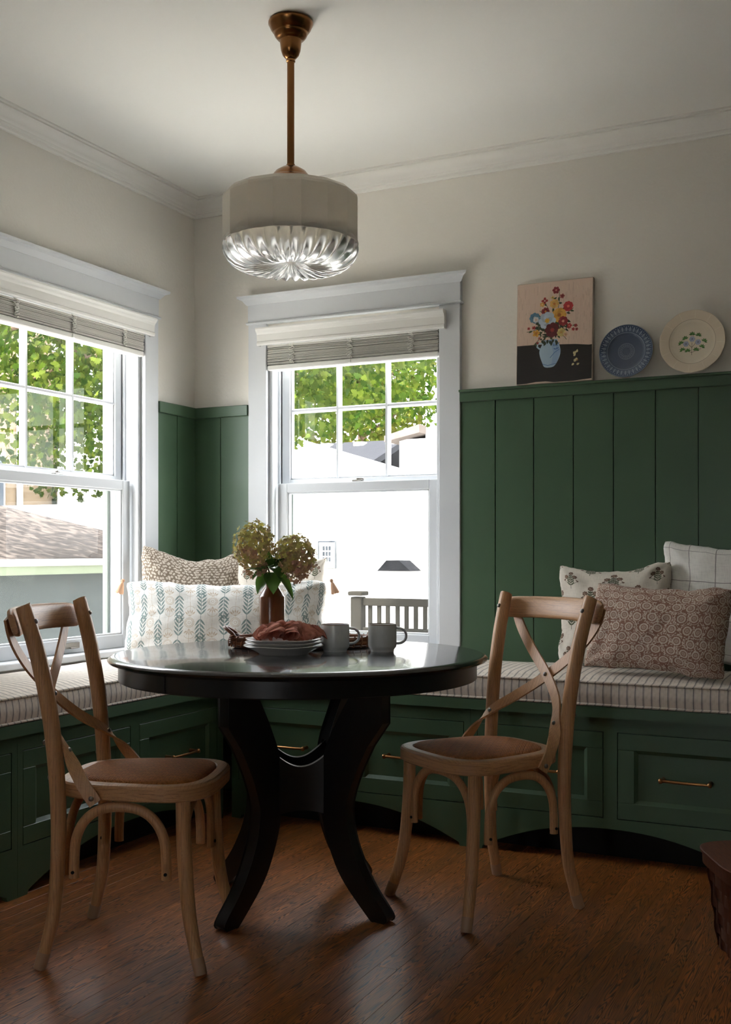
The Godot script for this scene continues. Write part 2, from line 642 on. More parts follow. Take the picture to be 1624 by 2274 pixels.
# oil sketch on canvas: a jug of garden flowers on a dark table
func painting_image() -> Image:
	var w := 768
	var h := 1024
	var im := canvas(w, h, C8(214, 188, 170))
	var rng := RandomNumberGenerator.new()
	rng.seed = 21
	for k in 420:
		var p := Vector2(rng.randf() * w, rng.randf() * 690)
		var t := rng.randf_range(-9, 9)
		stroke(im, PackedVector2Array([p, p + Vector2(rng.randf_range(-6, 6), rng.randf_range(30, 90))]), rng.randf_range(5, 12), C8(211 + t, 186 + t * 1.1, 167 + t))
	var S := func(x: float, y: float) -> Vector2: return Vector2((x - 190) / 1220.0 * w, (y - 240) / 1640.0 * h)
	# dark table
	poly(im, PackedVector2Array([S.call(185, 1248), S.call(550, 1252), S.call(900, 1275), S.call(1150, 1290), S.call(1410, 1325), S.call(1410, 1860), S.call(900, 1895), S.call(600, 1850), S.call(185, 1900)]), C8(30, 25, 23))
	im.fill_rect(Rect2i(0, int(h * 0.66), w, int(h * 0.33)), C8(30, 25, 23))
	for k in 160:
		var p := Vector2(rng.randf() * w, h * 0.66 + rng.randf() * h * 0.32)
		var t := rng.randf_range(-6, 5)
		stroke(im, PackedVector2Array([p, p + Vector2(rng.randf_range(30, 90), rng.randf_range(-6, 6))]), 7, C8(31 + t, 26 + t, 24 + t))
	var g := C8(66, 78, 48)
	var gd := C8(44, 56, 38)
	# leaves
	for k in 150:
		var a := rng.randf() * TAU
		var c: Vector2 = S.call(760 + cos(a) * rng.randf_range(20, 250), 960 + sin(a) * rng.randf_range(20, 230))
		leaf2(im, c, rng.randf() * TAU, rng.randf_range(34, 64), rng.randf_range(8, 14), g if rng.randf() < 0.5 else gd)
	for e in [[880, 400, 860, 700], [950, 690, 880, 800], [1110, 700, 950, 800], [480, 850, 640, 960], [350, 1030, 620, 990], [1180, 1000, 960, 960], [1000, 1200, 880, 1060], [640, 560, 720, 760], [560, 700, 680, 820], [450, 1270, 600, 1100], [780, 490, 790, 640]]:
		stroke(im, PackedVector2Array([S.call(e[0], e[1]), S.call((e[0] + e[2]) / 2.0 + 12, (e[1] + e[3]) / 2.0), S.call(e[2], e[3])]), 5, g)
		leaf2(im, S.call((e[0] * 2 + e[2]) / 3.0, (e[1] * 2 + e[3]) / 3.0), rng.randf() * TAU, 44, 10, g)
		leaf2(im, S.call((e[0] + e[2] * 2) / 3.0, (e[1] + e[3] * 2) / 3.0), rng.randf() * TAU, 40, 10, gd)
	# jug
	var jug := C8(166, 190, 208)
	stroke(im, PackedVector2Array([S.call(600, 1240), S.call(535, 1230), S.call(525, 1290), S.call(570, 1330)]), 16, jug)
	var jp := PackedVector2Array()
	for v in cr2([Vector2(640, 1190), Vector2(600, 1270), Vector2(562, 1360), Vector2(572, 1450), Vector2(612, 1560), Vector2(640, 1620), Vector2(700, 1640), Vector2(790, 1630), Vector2(840, 1580), Vector2(890, 1480), Vector2(908, 1390), Vector2(895, 1300), Vector2(868, 1240), Vector2(850, 1180)], 4): jp.append(S.call(v.x, v.y))
	poly(im, jp, jug)
	poly(im, PackedVector2Array([S.call(740, 1200), S.call(868, 1240), S.call(908, 1390), S.call(850, 1560), S.call(760, 1600), S.call(790, 1400)]), C8(150, 176, 206))
	var blue := C8(84, 118, 172)
	stroke(im, PackedVector2Array([S.call(618, 1575), S.call(700, 1605), S.call(835, 1580)]), 6, blue)
	stroke(im, PackedVector2Array([S.call(640, 1195), S.call(740, 1200), S.call(850, 1195)]), 5, blue)
	stroke(im, PackedVector2Array([S.call(740, 1480), S.call(810, 1400), S.call(890, 1350)]), 6, blue)
	for k in 12: leaf2(im, S.call(800 + rng.randf_range(-20, 80), 1310 + rng.randf_range(-50, 60)), rng.randf() * TAU, 22, 5, blue)
	for k in 9: leaf2(im, S.call(600 + k * 32, 1180 + (k % 3) * 18), PI / 2 + rng.randf_range(-0.5, 0.5), 46, 13, gd)
	# blossoms: centre, size, petals, colour, heart
	for f in [[825, 385, 52, 6, C8(128, 30, 36), C8(196, 120, 110)], [925, 490, 34, 5, C8(150, 62, 58), C8(110, 30, 30)], [640, 540, 46, 4, C8(164, 50, 48), C8(214, 170, 160)], [600, 600, 34, 5, C8(214, 160, 74), C8(236, 200, 150)],
			[800, 605, 66, 7, C8(222, 172, 92), C8(196, 120, 52)], [1025, 665, 70, 9, C8(182, 44, 48), C8(224, 110, 96)], [655, 715, 56, 7, C8(126, 26, 32), C8(206, 130, 60)], [480, 810, 76, 8, C8(92, 132, 156), C8(198, 190, 186)], [500, 840, 42, 7, C8(206, 204, 204), C8(214, 160, 130)],
			[880, 795, 100, 10, C8(216, 158, 62), C8(160, 96, 30)], [945, 900, 68, 8, C8(142, 34, 40), C8(216, 150, 130)], [685, 870, 122, 8, C8(190, 204, 218), C8(216, 166, 52)], [770, 1030, 104, 8, C8(94, 24, 30), C8(150, 50, 48)], [505, 1065, 52, 5, C8(218, 158, 58), C8(190, 110, 50)],
			[915, 1080, 60, 8, C8(208, 186, 118), C8(184, 140, 70)], [1045, 985, 38, 5, C8(172, 50, 48), C8(210, 120, 110)], [1150, 990, 24, 5, C8(172, 60, 56), C8(120, 30, 30)], [1110, 1045, 24, 5, C8(176, 60, 56), C8(120, 30, 30)], [1165, 1050, 22, 5, C8(150, 46, 46), C8(110, 30, 30)],
			[380, 975, 22, 5, C8(176, 70, 64), C8(120, 30, 30)], [465, 970, 28, 5, C8(176, 66, 60), C8(120, 30, 30)], [985, 1120, 34, 5, C8(212, 172, 140), C8(190, 130, 90)], [560, 1150, 22, 5, C8(186, 120, 100), C8(150, 60, 50)], [770, 500, 24, 4, C8(214, 180, 96), C8(120, 110, 50)], [530, 1225, 20, 5, C8(150, 60, 54), C8(120, 30, 30)]]:
		var c: Vector2 = S.call(f[0], f[1])
		var r: float = f[2] * 0.76
		for ring in 2:
			for k in f[3]:
				var a: float = k * TAU / f[3] + ring * 0.4 + rng.randf_range(-0.1, 0.1)
				var t := rng.randf_range(-0.10, 0.10) - ring * 0.06
				var cc: Color = f[4]
				cc = cc.lightened(t) if t > 0 else cc.darkened(-t)
				disc(im, c + Vector2.from_angle(a) * r * (0.62 - ring * 0.30), r * (0.36 - ring * 0.08), cc)
		disc(im, c, r * 0.22, f[5])
		for k in 7: disc(im, c + Vector2.from_angle(k * 0.9) * r * 0.26, maxf(1.5, r * 0.05), f[5])
	# the fallen sprig
	for k in 9:
		var c: Vector2 = S.call(1145 + sin(k * 1.7) * 26, 1400 + k * 28)
		leaf2(im, c, rng.randf() * TAU, 34, 11, C8(212, 200, 152))
	disc(im, S.call(1180, 1548), 8, C8(176, 122, 60))
	# thin signature scrawl too small to read
	stroke(im, PackedVector2Array([S.call(1200, 1735), S.call(1215, 1720), S.call(1230, 1736), S.call(1250, 1726), S.call(1265, 1735), S.call(1280, 1722)]), 2, C8(74, 66, 60))
	return im

func blue_plate_images() -> Array:
	var n := 768
	var base := C8(82, 93, 112)
	var im := canvas(n, n, base)
	var hi := C8(126, 138, 154)
	var dk := C8(66, 80, 104)
	var c := Vector2(n, n) / 2
	var R := n / 2.0
	var hgt := canvas(n, n, Color(0.4, 0.4, 0.4))
	for pass_ in 2:
		var t: Image = im if pass_ == 0 else hgt
		var a1: Color = hi if pass_ == 0 else Color(0.85, 0.85, 0.85)
		var a0: Color = dk if pass_ == 0 else Color(0.25, 0.25, 0.25)
		disc(t, c, R, a0)
		for k in 36:
			var a := k * TAU / 36
			var p := c + Vector2.from_angle(a) * R * 0.84
			leaf2(t, p - Vector2.from_angle(a) * R * 0.11, a, R * 0.22, R * 0.035, a1)
			stroke(t, arc2(c + Vector2.from_angle(a + TAU / 72) * R * 0.80, R * 0.055, 0, TAU, 12), 4, a1)
			disc(t, c + Vector2.from_angle(a + TAU / 72) * R * 0.92, R * 0.022, a1)
			disc(t, c + Vector2.from_angle(a + TAU / 72) * R * 0.80, R * 0.02, a1)
		stroke(t, arc2(c, R * 0.985, 0, TAU, 90), 8, a1)
		disc(t, c, R * 0.715, a1)
		disc(t, c, R * 0.69, base if pass_ == 0 else Color(0.4, 0.4, 0.4))
		stroke(t, arc2(c, R * 0.30, 0, TAU, 60), 5, a1)
		stroke(t, arc2(c, R * 0.16, 0, TAU, 40), 5, a1)
		for k in 20:
			stroke(t, arc2(c + Vector2.from_angle(k * TAU / 20) * R * 0.265, R * 0.032, 0, TAU, 10), 3.5, a1)
			disc(t, c + Vector2.from_angle(k * TAU / 20 + 0.15) * R * 0.205, R * 0.02, a1)
		for k in 30: disc(t, c + Vector2.from_angle(k * 2.4) * R * 0.022 * sqrt(k), 3, a1)
	return [im, hgt]

func cream_plate_image() -> Image:
	var n := 768
	var im := canvas(n, n, C8(226, 212, 190))
	var c := Vector2(n, n) / 2
	var R := n / 2.0
	for k in 12:
		var a := k * TAU / 12 + 0.1
		stroke(im, PackedVector2Array([c + Vector2.from_angle(a) * R * 0.74, c + Vector2.from_angle(a) * R * 0.97]), 4, C8(240, 230, 212))
	stroke(im, arc2(c, R * 0.705, 0, TAU, 90), 3, C8(140, 120, 96))
	disc(im, c, R * 0.70, C8(230, 219, 198))
	var leafc := C8(104, 152, 72)
	var leafd := C8(76, 124, 56)
	var P := func(x: float, y: float) -> Vector2: return c + Vector2((x - 1175) / 390.0, (y - 430) / 380.0) * R
	for e in [[1170, 590, 1170, 440], [1170, 500, 1110, 440], [1170, 500, 1230, 430], [1170, 560, 1060, 520], [1170, 560, 1280, 520]]:
		stroke(im, PackedVector2Array([P.call(e[0], e[1]), P.call(e[2], e[3])]), 4, C8(70, 52, 42))
	for f in [[1172, 330], [1245, 348], [1090, 375], [1042, 430], [1315, 422], [1288, 490], [1060, 512], [1122, 528], [1220, 522]]:
		for k in 5: leaf2(im, P.call(f[0], f[1] + 14), -PI / 2 + (k - 2) * 0.75 + (f[0] - 1172) * 0.004, 40, 9, leafc if k % 2 else leafd)
	for f in [[1172, 398], [1100, 452], [1242, 440]]:
		for k in 6: disc(im, P.call(f[0], f[1]) + Vector2.from_angle(k * TAU / 6) * 20, 15, C8(170, 176, 200))
		disc(im, P.call(f[0], f[1]), 18, C8(184, 188, 208))
		for k in 5: stroke(im, PackedVector2Array([P.call(f[0], f[1]), P.call(f[0], f[1]) + Vector2.from_angle(k * TAU / 5 - 1.57) * 16]), 3.5, C8(58, 54, 92))
	return im

func glaze_image(c: Color, spots: Color, seed_: int, amount := 1.0) -> Image:
	var a := streaks(256, 256, 1, 4, seed_, 0.05)
	var b := streaks(256, 256, 1, 1, seed_ + 3, 0.25)
	var out := PackedByteArray()
	out.resize(256 * 256 * 3)
	for i in 256 * 256:
		var k := clampf((0.6 * a[i] + 0.4 * b[i]) / 255.0 * amount, 0, 1)
		out[i * 3] = int(lerpf(c.r, spots.r, k) * 255)
		out[i * 3 + 1] = int(lerpf(c.g, spots.g, k) * 255)
		out[i * 3 + 2] = int(lerpf(c.b, spots.b, k) * 255)
	return Image.create_from_data(256, 256, false, Image.FORMAT_RGB8, out)

func shingle_image() -> Image:
	var im := canvas(256, 256, C8(70, 65, 61))
	var rng := RandomNumberGenerator.new()
	rng.seed = 31
	for r in 16:
		for q in 8:
			var t := rng.randf_range(-10, 8)
			im.fill_rect(Rect2i(q * 32 + (r % 3) * 11, r * 16 + 1, 31, 15), C8(76 + t * 0.5, 70 + t * 0.5, 66 + t * 0.5))
	return im

func brick_image() -> Image:
	var im := canvas(256, 256, C8(100, 92, 82))
	var rng := RandomNumberGenerator.new()
	rng.seed = 33
	for r in 16:
		for q in 9:
			var t := rng.randf_range(-14, 10)
			im.fill_rect(Rect2i(q * 32 - (16 if r % 2 else 0), r * 16, 30, 14), C8(98 + t * 0.5, 85 + t * 0.5, 68 + t * 0.5))
	return im

func textured(called: String, tex: Texture2D, rough := 0.85, scale := Vector3.ONE, triplanar := false) -> StandardMaterial3D:
	var m := mat(called, Color(1, 1, 1), rough)
	m.albedo_texture = tex
	m.uv1_scale = scale
	m.uv1_triplanar = triplanar
	return m

func fabric(called: String, im: Image, scale := Vector3.ONE) -> StandardMaterial3D:
	var m := textured(called, cloth(im), 0.92, scale)
	m.rim_enabled = true
	m.rim = 0.25
	m.metallic_specular = 0.2
	return m

func make_materials() -> void:
	make_linen()
	var m: StandardMaterial3D
	m = mat("wall_paint", C8(228, 224, 215), 0.75)
	bump_noise(m, 2.5, 0.05, 4, 0.08)
	m = mat("ceiling_paint", C8(239, 238, 232), 0.85)
	m = mat("trim_paint", C8(212, 215, 218), 0.6)
	m.metallic_specular = 0.3
	mat("crown_paint", C8(234, 232, 226), 0.5)
	m = mat("green_paint", C8(66, 92, 67), 0.38)
	bump_noise(m, 6.0, 0.012, 6, 0.1)
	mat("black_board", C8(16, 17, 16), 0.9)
	mat("exterior_wall", C8(222, 220, 212), 0.9)
	m = textured("oak_floor", picture(oak_image()), 0.36)
	m.vertex_color_use_as_albedo = true
	m.clearcoat_enabled = true
	m.clearcoat = 0.16
	m.clearcoat_roughness = 0.14
	mat("subfloor", C8(40, 26, 16), 0.9)
	var pw := pale_wood(41, Color(0.80, 0.615, 0.435), Color(0.52, 0.37, 0.235))
	m = textured("chair_wood", picture(pw), 0.42, Vector3(5, 1.6, 5), true)
	var pw2: Image = pw.duplicate()
	pw2.rotate_90(CLOCKWISE)
	textured("chair_wood_across", picture(pw2), 0.42, Vector3(1.6, 5, 5), true)
	mat("cap_plastic", C8(172, 140, 112), 0.4)
	var ci := cane_images()
	m = textured("cane", picture(ci[0]), 0.45, Vector3(1, 1, 1))
	m.heightmap_enabled = true
	m.heightmap_texture = picture(ci[1])
	m.heightmap_scale = 0.5
	m.metallic_specular = 0.3
	m.roughness = 0.55
	mat("steel", C8(150, 146, 140), 0.32, 1.0)
	m = mat("table_black", C8(25, 23, 24), 0.20)
	m.clearcoat_enabled = true
	m.clearcoat = 0.5
	m.clearcoat_roughness = 0.06
	m = mat("leg_black", C8(22, 21, 22), 0.30)
	m = mat("brass", C8(134, 94, 56), 0.27, 1.0)
	m = mat("handle_brass", C8(168, 120, 78), 0.28, 1.0)
	m = mat("milk_glass", C8(244, 242, 236), 0.16)
	m.backlight_enabled = true
	m.backlight = Color(1.0, 0.98, 0.94)
	m = mat("clear_glass", Color(1, 1, 1, 0.05), 0.20)
	m.transparency = BaseMaterial3D.TRANSPARENCY_ALPHA
	m.refraction_enabled = true
	m.refraction_scale = 0.05
	m = mat("pane", Color(1, 1, 1, 0.02), 0.0)
	m.metallic_specular = 0.22
	m.transparency = BaseMaterial3D.TRANSPARENCY_ALPHA
	mat("bulb", C8(236, 234, 228), 0.3)
	mat("blind_white", C8(232, 231, 226), 0.5)
	m = mat("slat", C8(190, 188, 180), 0.6)
	m.backlight_enabled = true
	m.backlight = Color(0.2, 0.2, 0.19)
	mat("cord", C8(226, 224, 216), 0.9)
	mat("storm_frame", C8(112, 120, 112), 0.6)
	textured("ticking", picture(ticking_image()), 0.92)
	fabric("taupe", taupe_print())
	fabric("russet", russet_print())
	var grid := []
	var rng := RandomNumberGenerator.new()
	rng.seed = 2
	for r in 3:
		for q in 3: grid.append([Vector2(0.17 + q * 0.34 + (0.0 if r % 2 else 0.0), 0.30 + r * 0.335), rng.randf_range(-0.06, 0.1)])
	for r in 4:
		for q in 4: grid.append([Vector2(0.0 + q * 0.34, 0.13 + r * 0.335), rng.randf_range(-0.05, 0.12)])
	fabric("bouquet", bouquet_print(grid, 1.22))
	fabric("garland", garland_print())
	fabric("checks", check_print())
	mat("tassel", C8(198, 158, 128), 0.9)
	textured("painting", picture(painting_image()), 0.6)
	mat("canvas_edge", C8(196, 180, 164), 0.9)
	var bp := blue_plate_images()
	m = textured("blue_plate", picture(bp[0]), 0.18)
	m.heightmap_enabled = true
	m.heightmap_texture = picture(bp[1])
	m.heightmap_scale = 0.12
	textured("cream_plate", picture(cream_plate_image()), 0.3)
	textured("stoneware", picture(glaze_image(C8(146, 92, 56), C8(94, 54, 32), 51)), 0.22, Vector3(7, 4, 7), true)
	textured("mug_glaze", picture(glaze_image(C8(222, 224, 222), C8(204, 206, 204), 52)), 0.20, Vector3(9, 9, 9), true)
	mat("mug_rim", C8(140, 118, 96), 0.4)
	mat("porcelain", C8(222, 220, 216), 0.18)
	textured("napkin", cloth(canvas(512, 512, C8(170, 92, 70)) if false else canvas(1024, 1024, C8(200, 130, 110))), 0.95)
	mats["napkin"].backlight_enabled = true
	mats["napkin"].backlight = Color(0.35, 0.2, 0.15)
	textured("rattan", picture(pale_wood(61, Color(0.50, 0.30, 0.17), Color(0.26, 0.14, 0.07))), 0.4, Vector3(9, 9, 9), true)
	textured("tray_wood", picture(pale_wood(63, Color(0.36, 0.22, 0.13), Color(0.2, 0.11, 0.06))), 0.5, Vector3(3, 3, 3), true)
	textured("basket_splint", picture(pale_wood(65, Color(0.43, 0.245, 0.155), Color(0.27, 0.145, 0.09))), 0.55, Vector3(5, 5, 5), true)
	m = mat("petal", Color(1, 1, 1), 0.8)
	m.vertex_color_use_as_albedo = true
	m.backlight_enabled = true
	m.backlight = Color(0.5, 0.5, 0.4)
	m = mat("plant_leaf", C8(46, 80, 34), 0.38)
	m.backlight_enabled = true
	m.backlight = Color(0.35, 0.5, 0.2)
	mat("stem", C8(96, 110, 58), 0.6)
	# outdoors
	mat("lawn", C8(120, 134, 92), 0.95)
	mat("paving", C8(212, 209, 202), 0.9)
	mat("white_siding", C8(202, 202, 200), 0.8)
	textured("pale_shingle", picture(shingle_image()), 0.9, Vector3(1.6, 1.6, 1.6), true)
	mat("grey_roof", C8(44, 45, 48), 0.9)
	bump_noise(mats["grey_roof"], 3.0, 2.0, 9, 0.2)
	textured("tan_brick", picture(brick_image()), 0.9, Vector3(0.9, 0.9, 0.9), true)
	mat("garage_wall", C8(70, 75, 75), 0.9)
	mat("soffit", C8(110, 118, 102), 0.8)
	mat("dark_glass", C8(60, 66, 72), 0.1)
	mat("bark", C8(84, 70, 58), 0.95)
	textured("fence_wood", picture(pale_wood(67, Color(0.145, 0.14, 0.125), Color(0.095, 0.09, 0.08))), 0.9, Vector3(3, 1.5, 3), true)
	m = mat("tree_leaf", Color(1, 1, 1), 0.6)
	m.vertex_color_use_as_albedo = true
	m.backlight_enabled = true
	m.backlight = Color(0.5, 0.8, 0.25)
	m.metallic_specular = 0.25
	m = mat("insect_screen", Color(0.16, 0.165, 0.165, 0.36), 0.9)
	m.transparency = BaseMaterial3D.TRANSPARENCY_ALPHA
	for q in ["pale_shingle", "grey_roof", "tan_brick", "garage_wall", "soffit", "fence_wood", "white_siding", "tree_leaf", "paving", "bark"]: mats[q].metallic_specular = 0.08

# ------------------------------------------------------------------ the room
func set_camera_and_light() -> void:
	var cam := Camera3D.new()
	cam.name = "camera"
	cam.projection = Camera3D.PROJECTION_FRUSTUM
	cam.near = 0.05
	cam.far = 300.0
	cam.size = 2274.0 / 2450.0 * cam.near
	cam.frustum_offset = Vector2(0, 88.0 / 2450.0 * cam.near)
	cam.position = Vector3(2.867, 1.03, 4.114)
	cam.rotation.y = deg_to_rad(26.058)
	add_child(cam)
	cam.current = true
	var env := Environment.new()
	env.tonemap_mode = Environment.TONE_MAPPER_LINEAR
	env.tonemap_exposure = EXPOSURE
	env.background_mode = Environment.BG_SKY
	env.sdfgi_enabled = true
	env.ssao_enabled = true
	env.ssil_enabled = true
	var sm := ProceduralSkyMaterial.new()
	sm.sky_top_color = C8(214, 219, 226)
	sm.sky_horizon_color = C8(244, 246, 248)
	sm.sky_curve = 0.2
	sm.ground_bottom_color = C8(120, 122, 112)
	sm.ground_horizon_color = C8(150, 152, 146)
	sm.sun_angle_max = 1.0
	var sky := Sky.new()
	sky.sky_material = sm
	env.sky = sky
	env.background_energy_multiplier = SKY
	var we := WorldEnvironment.new()
	we.name = "environment"
	we.environment = env
	add_child(we)
	var sun := DirectionalLight3D.new()
	sun.name = "sun"
	sun.light_color = C8(255, 250, 243)
	sun.light_energy = SUN
	sun.light_angular_distance = 1.5
	sun.shadow_enabled = true
	sun.sky_mode = DirectionalLight3D.SKY_MODE_LIGHT_ONLY
	sun.basis = Basis.looking_at(-Vector3(0.03, 0.90, 0.43), Vector3.UP)
	add_child(sun)

const EXPOSURE := 1.18
const SKY := 17.0
const SUN := 15.0
const ROOM_X := 4.6
const ROOM_Z := 6.2

func wall_with_opening(len_: float, a: float, b: float, y0: float, y1: float) -> B:
	var w := B.new()
	var t := 0.2
	w.box(Vector3((a - t) / 2, WALL_TOP / 2 + 0.05, -t / 2), Vector3(a + t, WALL_TOP + 0.5, t))
	w.box(Vector3((b + len_) / 2, WALL_TOP / 2 + 0.05, -t / 2), Vector3(len_ - b, WALL_TOP + 0.5, t))
	w.box(Vector3((a + b) / 2, (y0 - 0.2) / 2, -t / 2), Vector3(b - a, y0 + 0.2, t))
	w.box(Vector3((a + b) / 2, (y1 + WALL_TOP + 0.3) / 2, -t / 2), Vector3(b - a, WALL_TOP + 0.3 - y1, t))
	return w

const SILL := 0.635
const HEAD := 2.0

func make_room() -> void:
	# floor: oak strips that run towards the back wall
	var floor_ := struct("floor", "stained oak strip floor")
	var sub := B.new()
	sub.box(Vector3(ROOM_X / 2, -0.11, ROOM_Z / 2), Vector3(ROOM_X + 0.4, 0.18, ROOM_Z + 0.4))
	obj("subfloor", sub, "subfloor", floor_)
	var rng := RandomNumberGenerator.new()
	rng.seed = 404
	var rest := B.new()
	var w := 0.0572
	var x := 0.2
	while x < ROOM_X:
		var z := 0.15 - rng.randf() * 0.9
		while z < ROOM_Z:
			var l := rng.randf_range(0.5, 1.35)
			var z0 := maxf(z, 0.1)
			var z1 := minf(z + l, ROOM_Z)
			z += l
			if z1 - z0 < 0.02: continue
			var seen := x < 2.72 and x > 0.36 and z0 < 2.75 and z1 > 0.25
			var b: B = B.new() if seen else rest
			var tone := rng.randf_range(0.78, 1.12)
			b.col = Color(tone, tone * rng.randf_range(0.95, 1.03), tone * rng.randf_range(0.92, 1.05))
			var u0 := rng.randf()
			var v0 := rng.randf()
			var n := b.V.size()
			b.box(Vector3(x + w / 2, -0.0095, (z0 + z1) / 2), Vector3(w - 0.0005, 0.019, z1 - z0 - 0.0004), 0.0003)
			for i in range(n, b.V.size()): b.T[i] = Vector2(u0 + b.V[i].z / 1.15, v0 + b.V[i].x / 0.30)
			if seen: obj("plank", b, "oak_floor", floor_)
		x += w
	stuff(obj("far_planks", rest, "oak_floor", floor_))

	# walls
	var back := obj("wall_back", wall_with_opening(ROOM_X + 0.2, 0.387, 1.193, SILL - 0.02, HEAD), "wall_paint")
	back.set_meta("kind", "structure")
	var lw := B.new()
	lw.X = Transform3D(Basis(Vector3(0, 0, -1), Vector3.UP, Vector3(1, 0, 0)), Vector3(0, 0, ROOM_Z + 0.2))
	var a := ROOM_Z + 0.2 - 1.265
	var b2 := ROOM_Z + 0.2 - 0.385
	var src := wall_with_opening(ROOM_Z + 0.2, a, b2, SILL - 0.02, HEAD)
	for i in src.V.size(): src.V[i] = lw.X * src.V[i]
	var left := obj("wall_left", src, "wall_paint")
	left.set_meta("kind", "structure")
	for e in [["wall_right", Vector3(ROOM_X + 0.1, WALL_TOP / 2, ROOM_Z / 2), Vector3(0.2, WALL_TOP + 0.5, ROOM_Z + 0.4)], ["", Vector3.ZERO, Vector3.ZERO]]:
		if e[0] == "": continue
		var o := obj(e[0], B.new().box(e[1], e[2]), "wall_paint")
		o.set_meta("kind", "structure")
	# wall behind the camera, with a window of its own
	var fw := wall_with_opening(ROOM_X + 0.2, ROOM_X - 2.36, ROOM_X - 1.92, SILL - 0.02, HEAD)
	for i in fw.V.size(): fw.V[i] = Vector3(ROOM_X - fw.V[i].x, fw.V[i].y, ROOM_Z - fw.V[i].z)
	var front := obj("wall_front", fw, "wall_paint")
	front.set_meta("kind", "structure")
	var ce := obj("ceiling", B.new().box(Vector3(ROOM_X / 2, WALL_TOP + 0.15, ROOM_Z / 2), Vector3(ROOM_X + 0.9, 0.3, ROOM_Z + 0.9)), "ceiling_paint")
	ce.set_meta("kind", "structure")

	# crown moulding: distance from the wall, height; mitred in the corner
	var t := WALL_TOP
	var prof := [Vector2(0, t - 0.074), Vector2(0.010, t - 0.074), Vector2(0.013, t - 0.068), Vector2(0.013, t - 0.060), Vector2(0.019, t - 0.058), Vector2(0.021, t - 0.052), Vector2(0.021, t - 0.047)]
	for k in 7:
		var q := k / 6.0 * PI / 2
		prof.append(Vector2(0.026 + 0.030 * (1.0 - cos(q)), t - 0.045 + 0.033 * sin(q)))
	prof.append_array([Vector2(0.060, t - 0.012), Vector2(0.060, t - 0.006), Vector2(0.074, t - 0.006), Vector2(0.074, t), Vector2(0, t)])
	for side in 2:
		var c := B.new()
		var g := 1
		for i in prof.size():
			var p: Vector2 = prof[i]
			var q: Vector2 = prof[(i + 1) % prof.size()]
			var far := ROOM_X if side == 0 else ROOM_Z
			var P := func(v: Vector2, s: float) -> Vector3: return Vector3(s, v.y, v.x) if side == 0 else Vector3(v.x, v.y, s)
			if not (i >= 6 and i <= 12): g += 1
			c.quad(P.call(p, p.x), P.call(p, far), P.call(q, far), P.call(q, q.x), g)
		c.close()
		var o := obj("trim_%d" % (side + 1), c, "crown_paint")
		o.set_meta("kind", "structure")
		o.set_meta("label", "white crown moulding along the %s wall" % ["back", "left"][side])

	# board and cap wainscot
	wainscot("trim_3", "green board wainscot right of the back window", 0, 1.283, 3.2, [1.426, 1.5815, 1.7375, 1.890, 2.0447, 2.1975, 2.351, 2.505, 2.66, 2.815, 2.97])
	wainscot("trim_4", "green board wainscot between corner and back window", 0, 0.0, 0.297, [0.1467])
	wainscot("trim_5", "green board wainscot between corner and left window", 1, 0.0, 0.295, [0.1496])
	# the panelling goes on round the rest of the room
	for e in [["trim_6", "green panelling on the right wall", Vector3(ROOM_X - 0.007, 0, ROOM_Z / 2), ROOM_Z, true, []], ["trim_7", "green panelling beside the front window", Vector3(ROOM_X / 2, 0, ROOM_Z - 0.007), ROOM_X, false, [1.82, 2.46]]]:
		var s := struct(e[0], e[1])
		var n := int(e[3] / 0.3)
		for i in n:
			var c: float = (i + 0.5) * e[3] / n
			if e[5].size() and c > e[5][0] - 0.10 and c < e[5][1] + 0.10: continue
			var bw: float = e[3] / n - 0.0035
			var p := B.new()
			if e[4]: p.box(Vector3(e[2].x, 0.815, c), Vector3(0.012, 1.63, bw), 0.001)
			else: p.box(Vector3(c, 0.815, e[2].z), Vector3(bw, 1.63, 0.012), 0.001)
			obj("board", p, "green_paint", s)
	window("window_1", 1, 1.06)
	window("window_2", 0, 0.986)
	window("window_3", 2, 0.62)

func wainscot(called: String, label: String, side: int, x0: float, x1: float, joints: Array) -> void:
	var s := struct(called, label)
	var edges := [x0] + joints + [x1]
	var P := func(b: B) -> B:
		if side == 1: b.X = Transform3D(Basis(Vector3(0, 0, 1), Vector3.UP, Vector3(1, 0, 0)), Vector3.ZERO)
		return b
	var y0 := 0.30
	var gap := B.new()
	P.call(gap)
	gap.box(Vector3((x0 + x1) / 2, (y0 + 1.63) / 2, 0.002), Vector3(x1 - x0, 1.63 - y0, 0.004))
	obj("backing", gap, "green_paint", s)
	for i in edges.size() - 1:
		var b := B.new()
		P.call(b)
		var a: float = edges[i] + (0.0035 if i > 0 else 0.0)
		var e: float = edges[i + 1]
		if i == 0 and x0 == 0.0: a = 0.013
		b.box(Vector3((a + e) / 2, (y0 + 1.625) / 2, 0.0085), Vector3(e - a, 1.625 - y0, 0.012), 0.0010)
		obj("board", b, "green_paint", s)
	var c := B.new()
	P.call(c)
	var cx := 0.030
	var a0 := x0 + (cx if x0 == 0.0 and side == 1 else 0.0)
	c.box(Vector3((a0 + x1) / 2, (1.622 + 1.669) / 2, cx / 2), Vector3(x1 - a0, 0.047, cx), 0.002)
	obj("cap_rail", c, "green_paint", s)
	if called == "trim_3":
		var l := B.new()
		l.box(Vector3((x0 + x1) / 2, 1.664, 0.020), Vector3(x1 - x0, 0.010, 0.040), 0.002)
		obj("ledge", l, "green_paint", s)

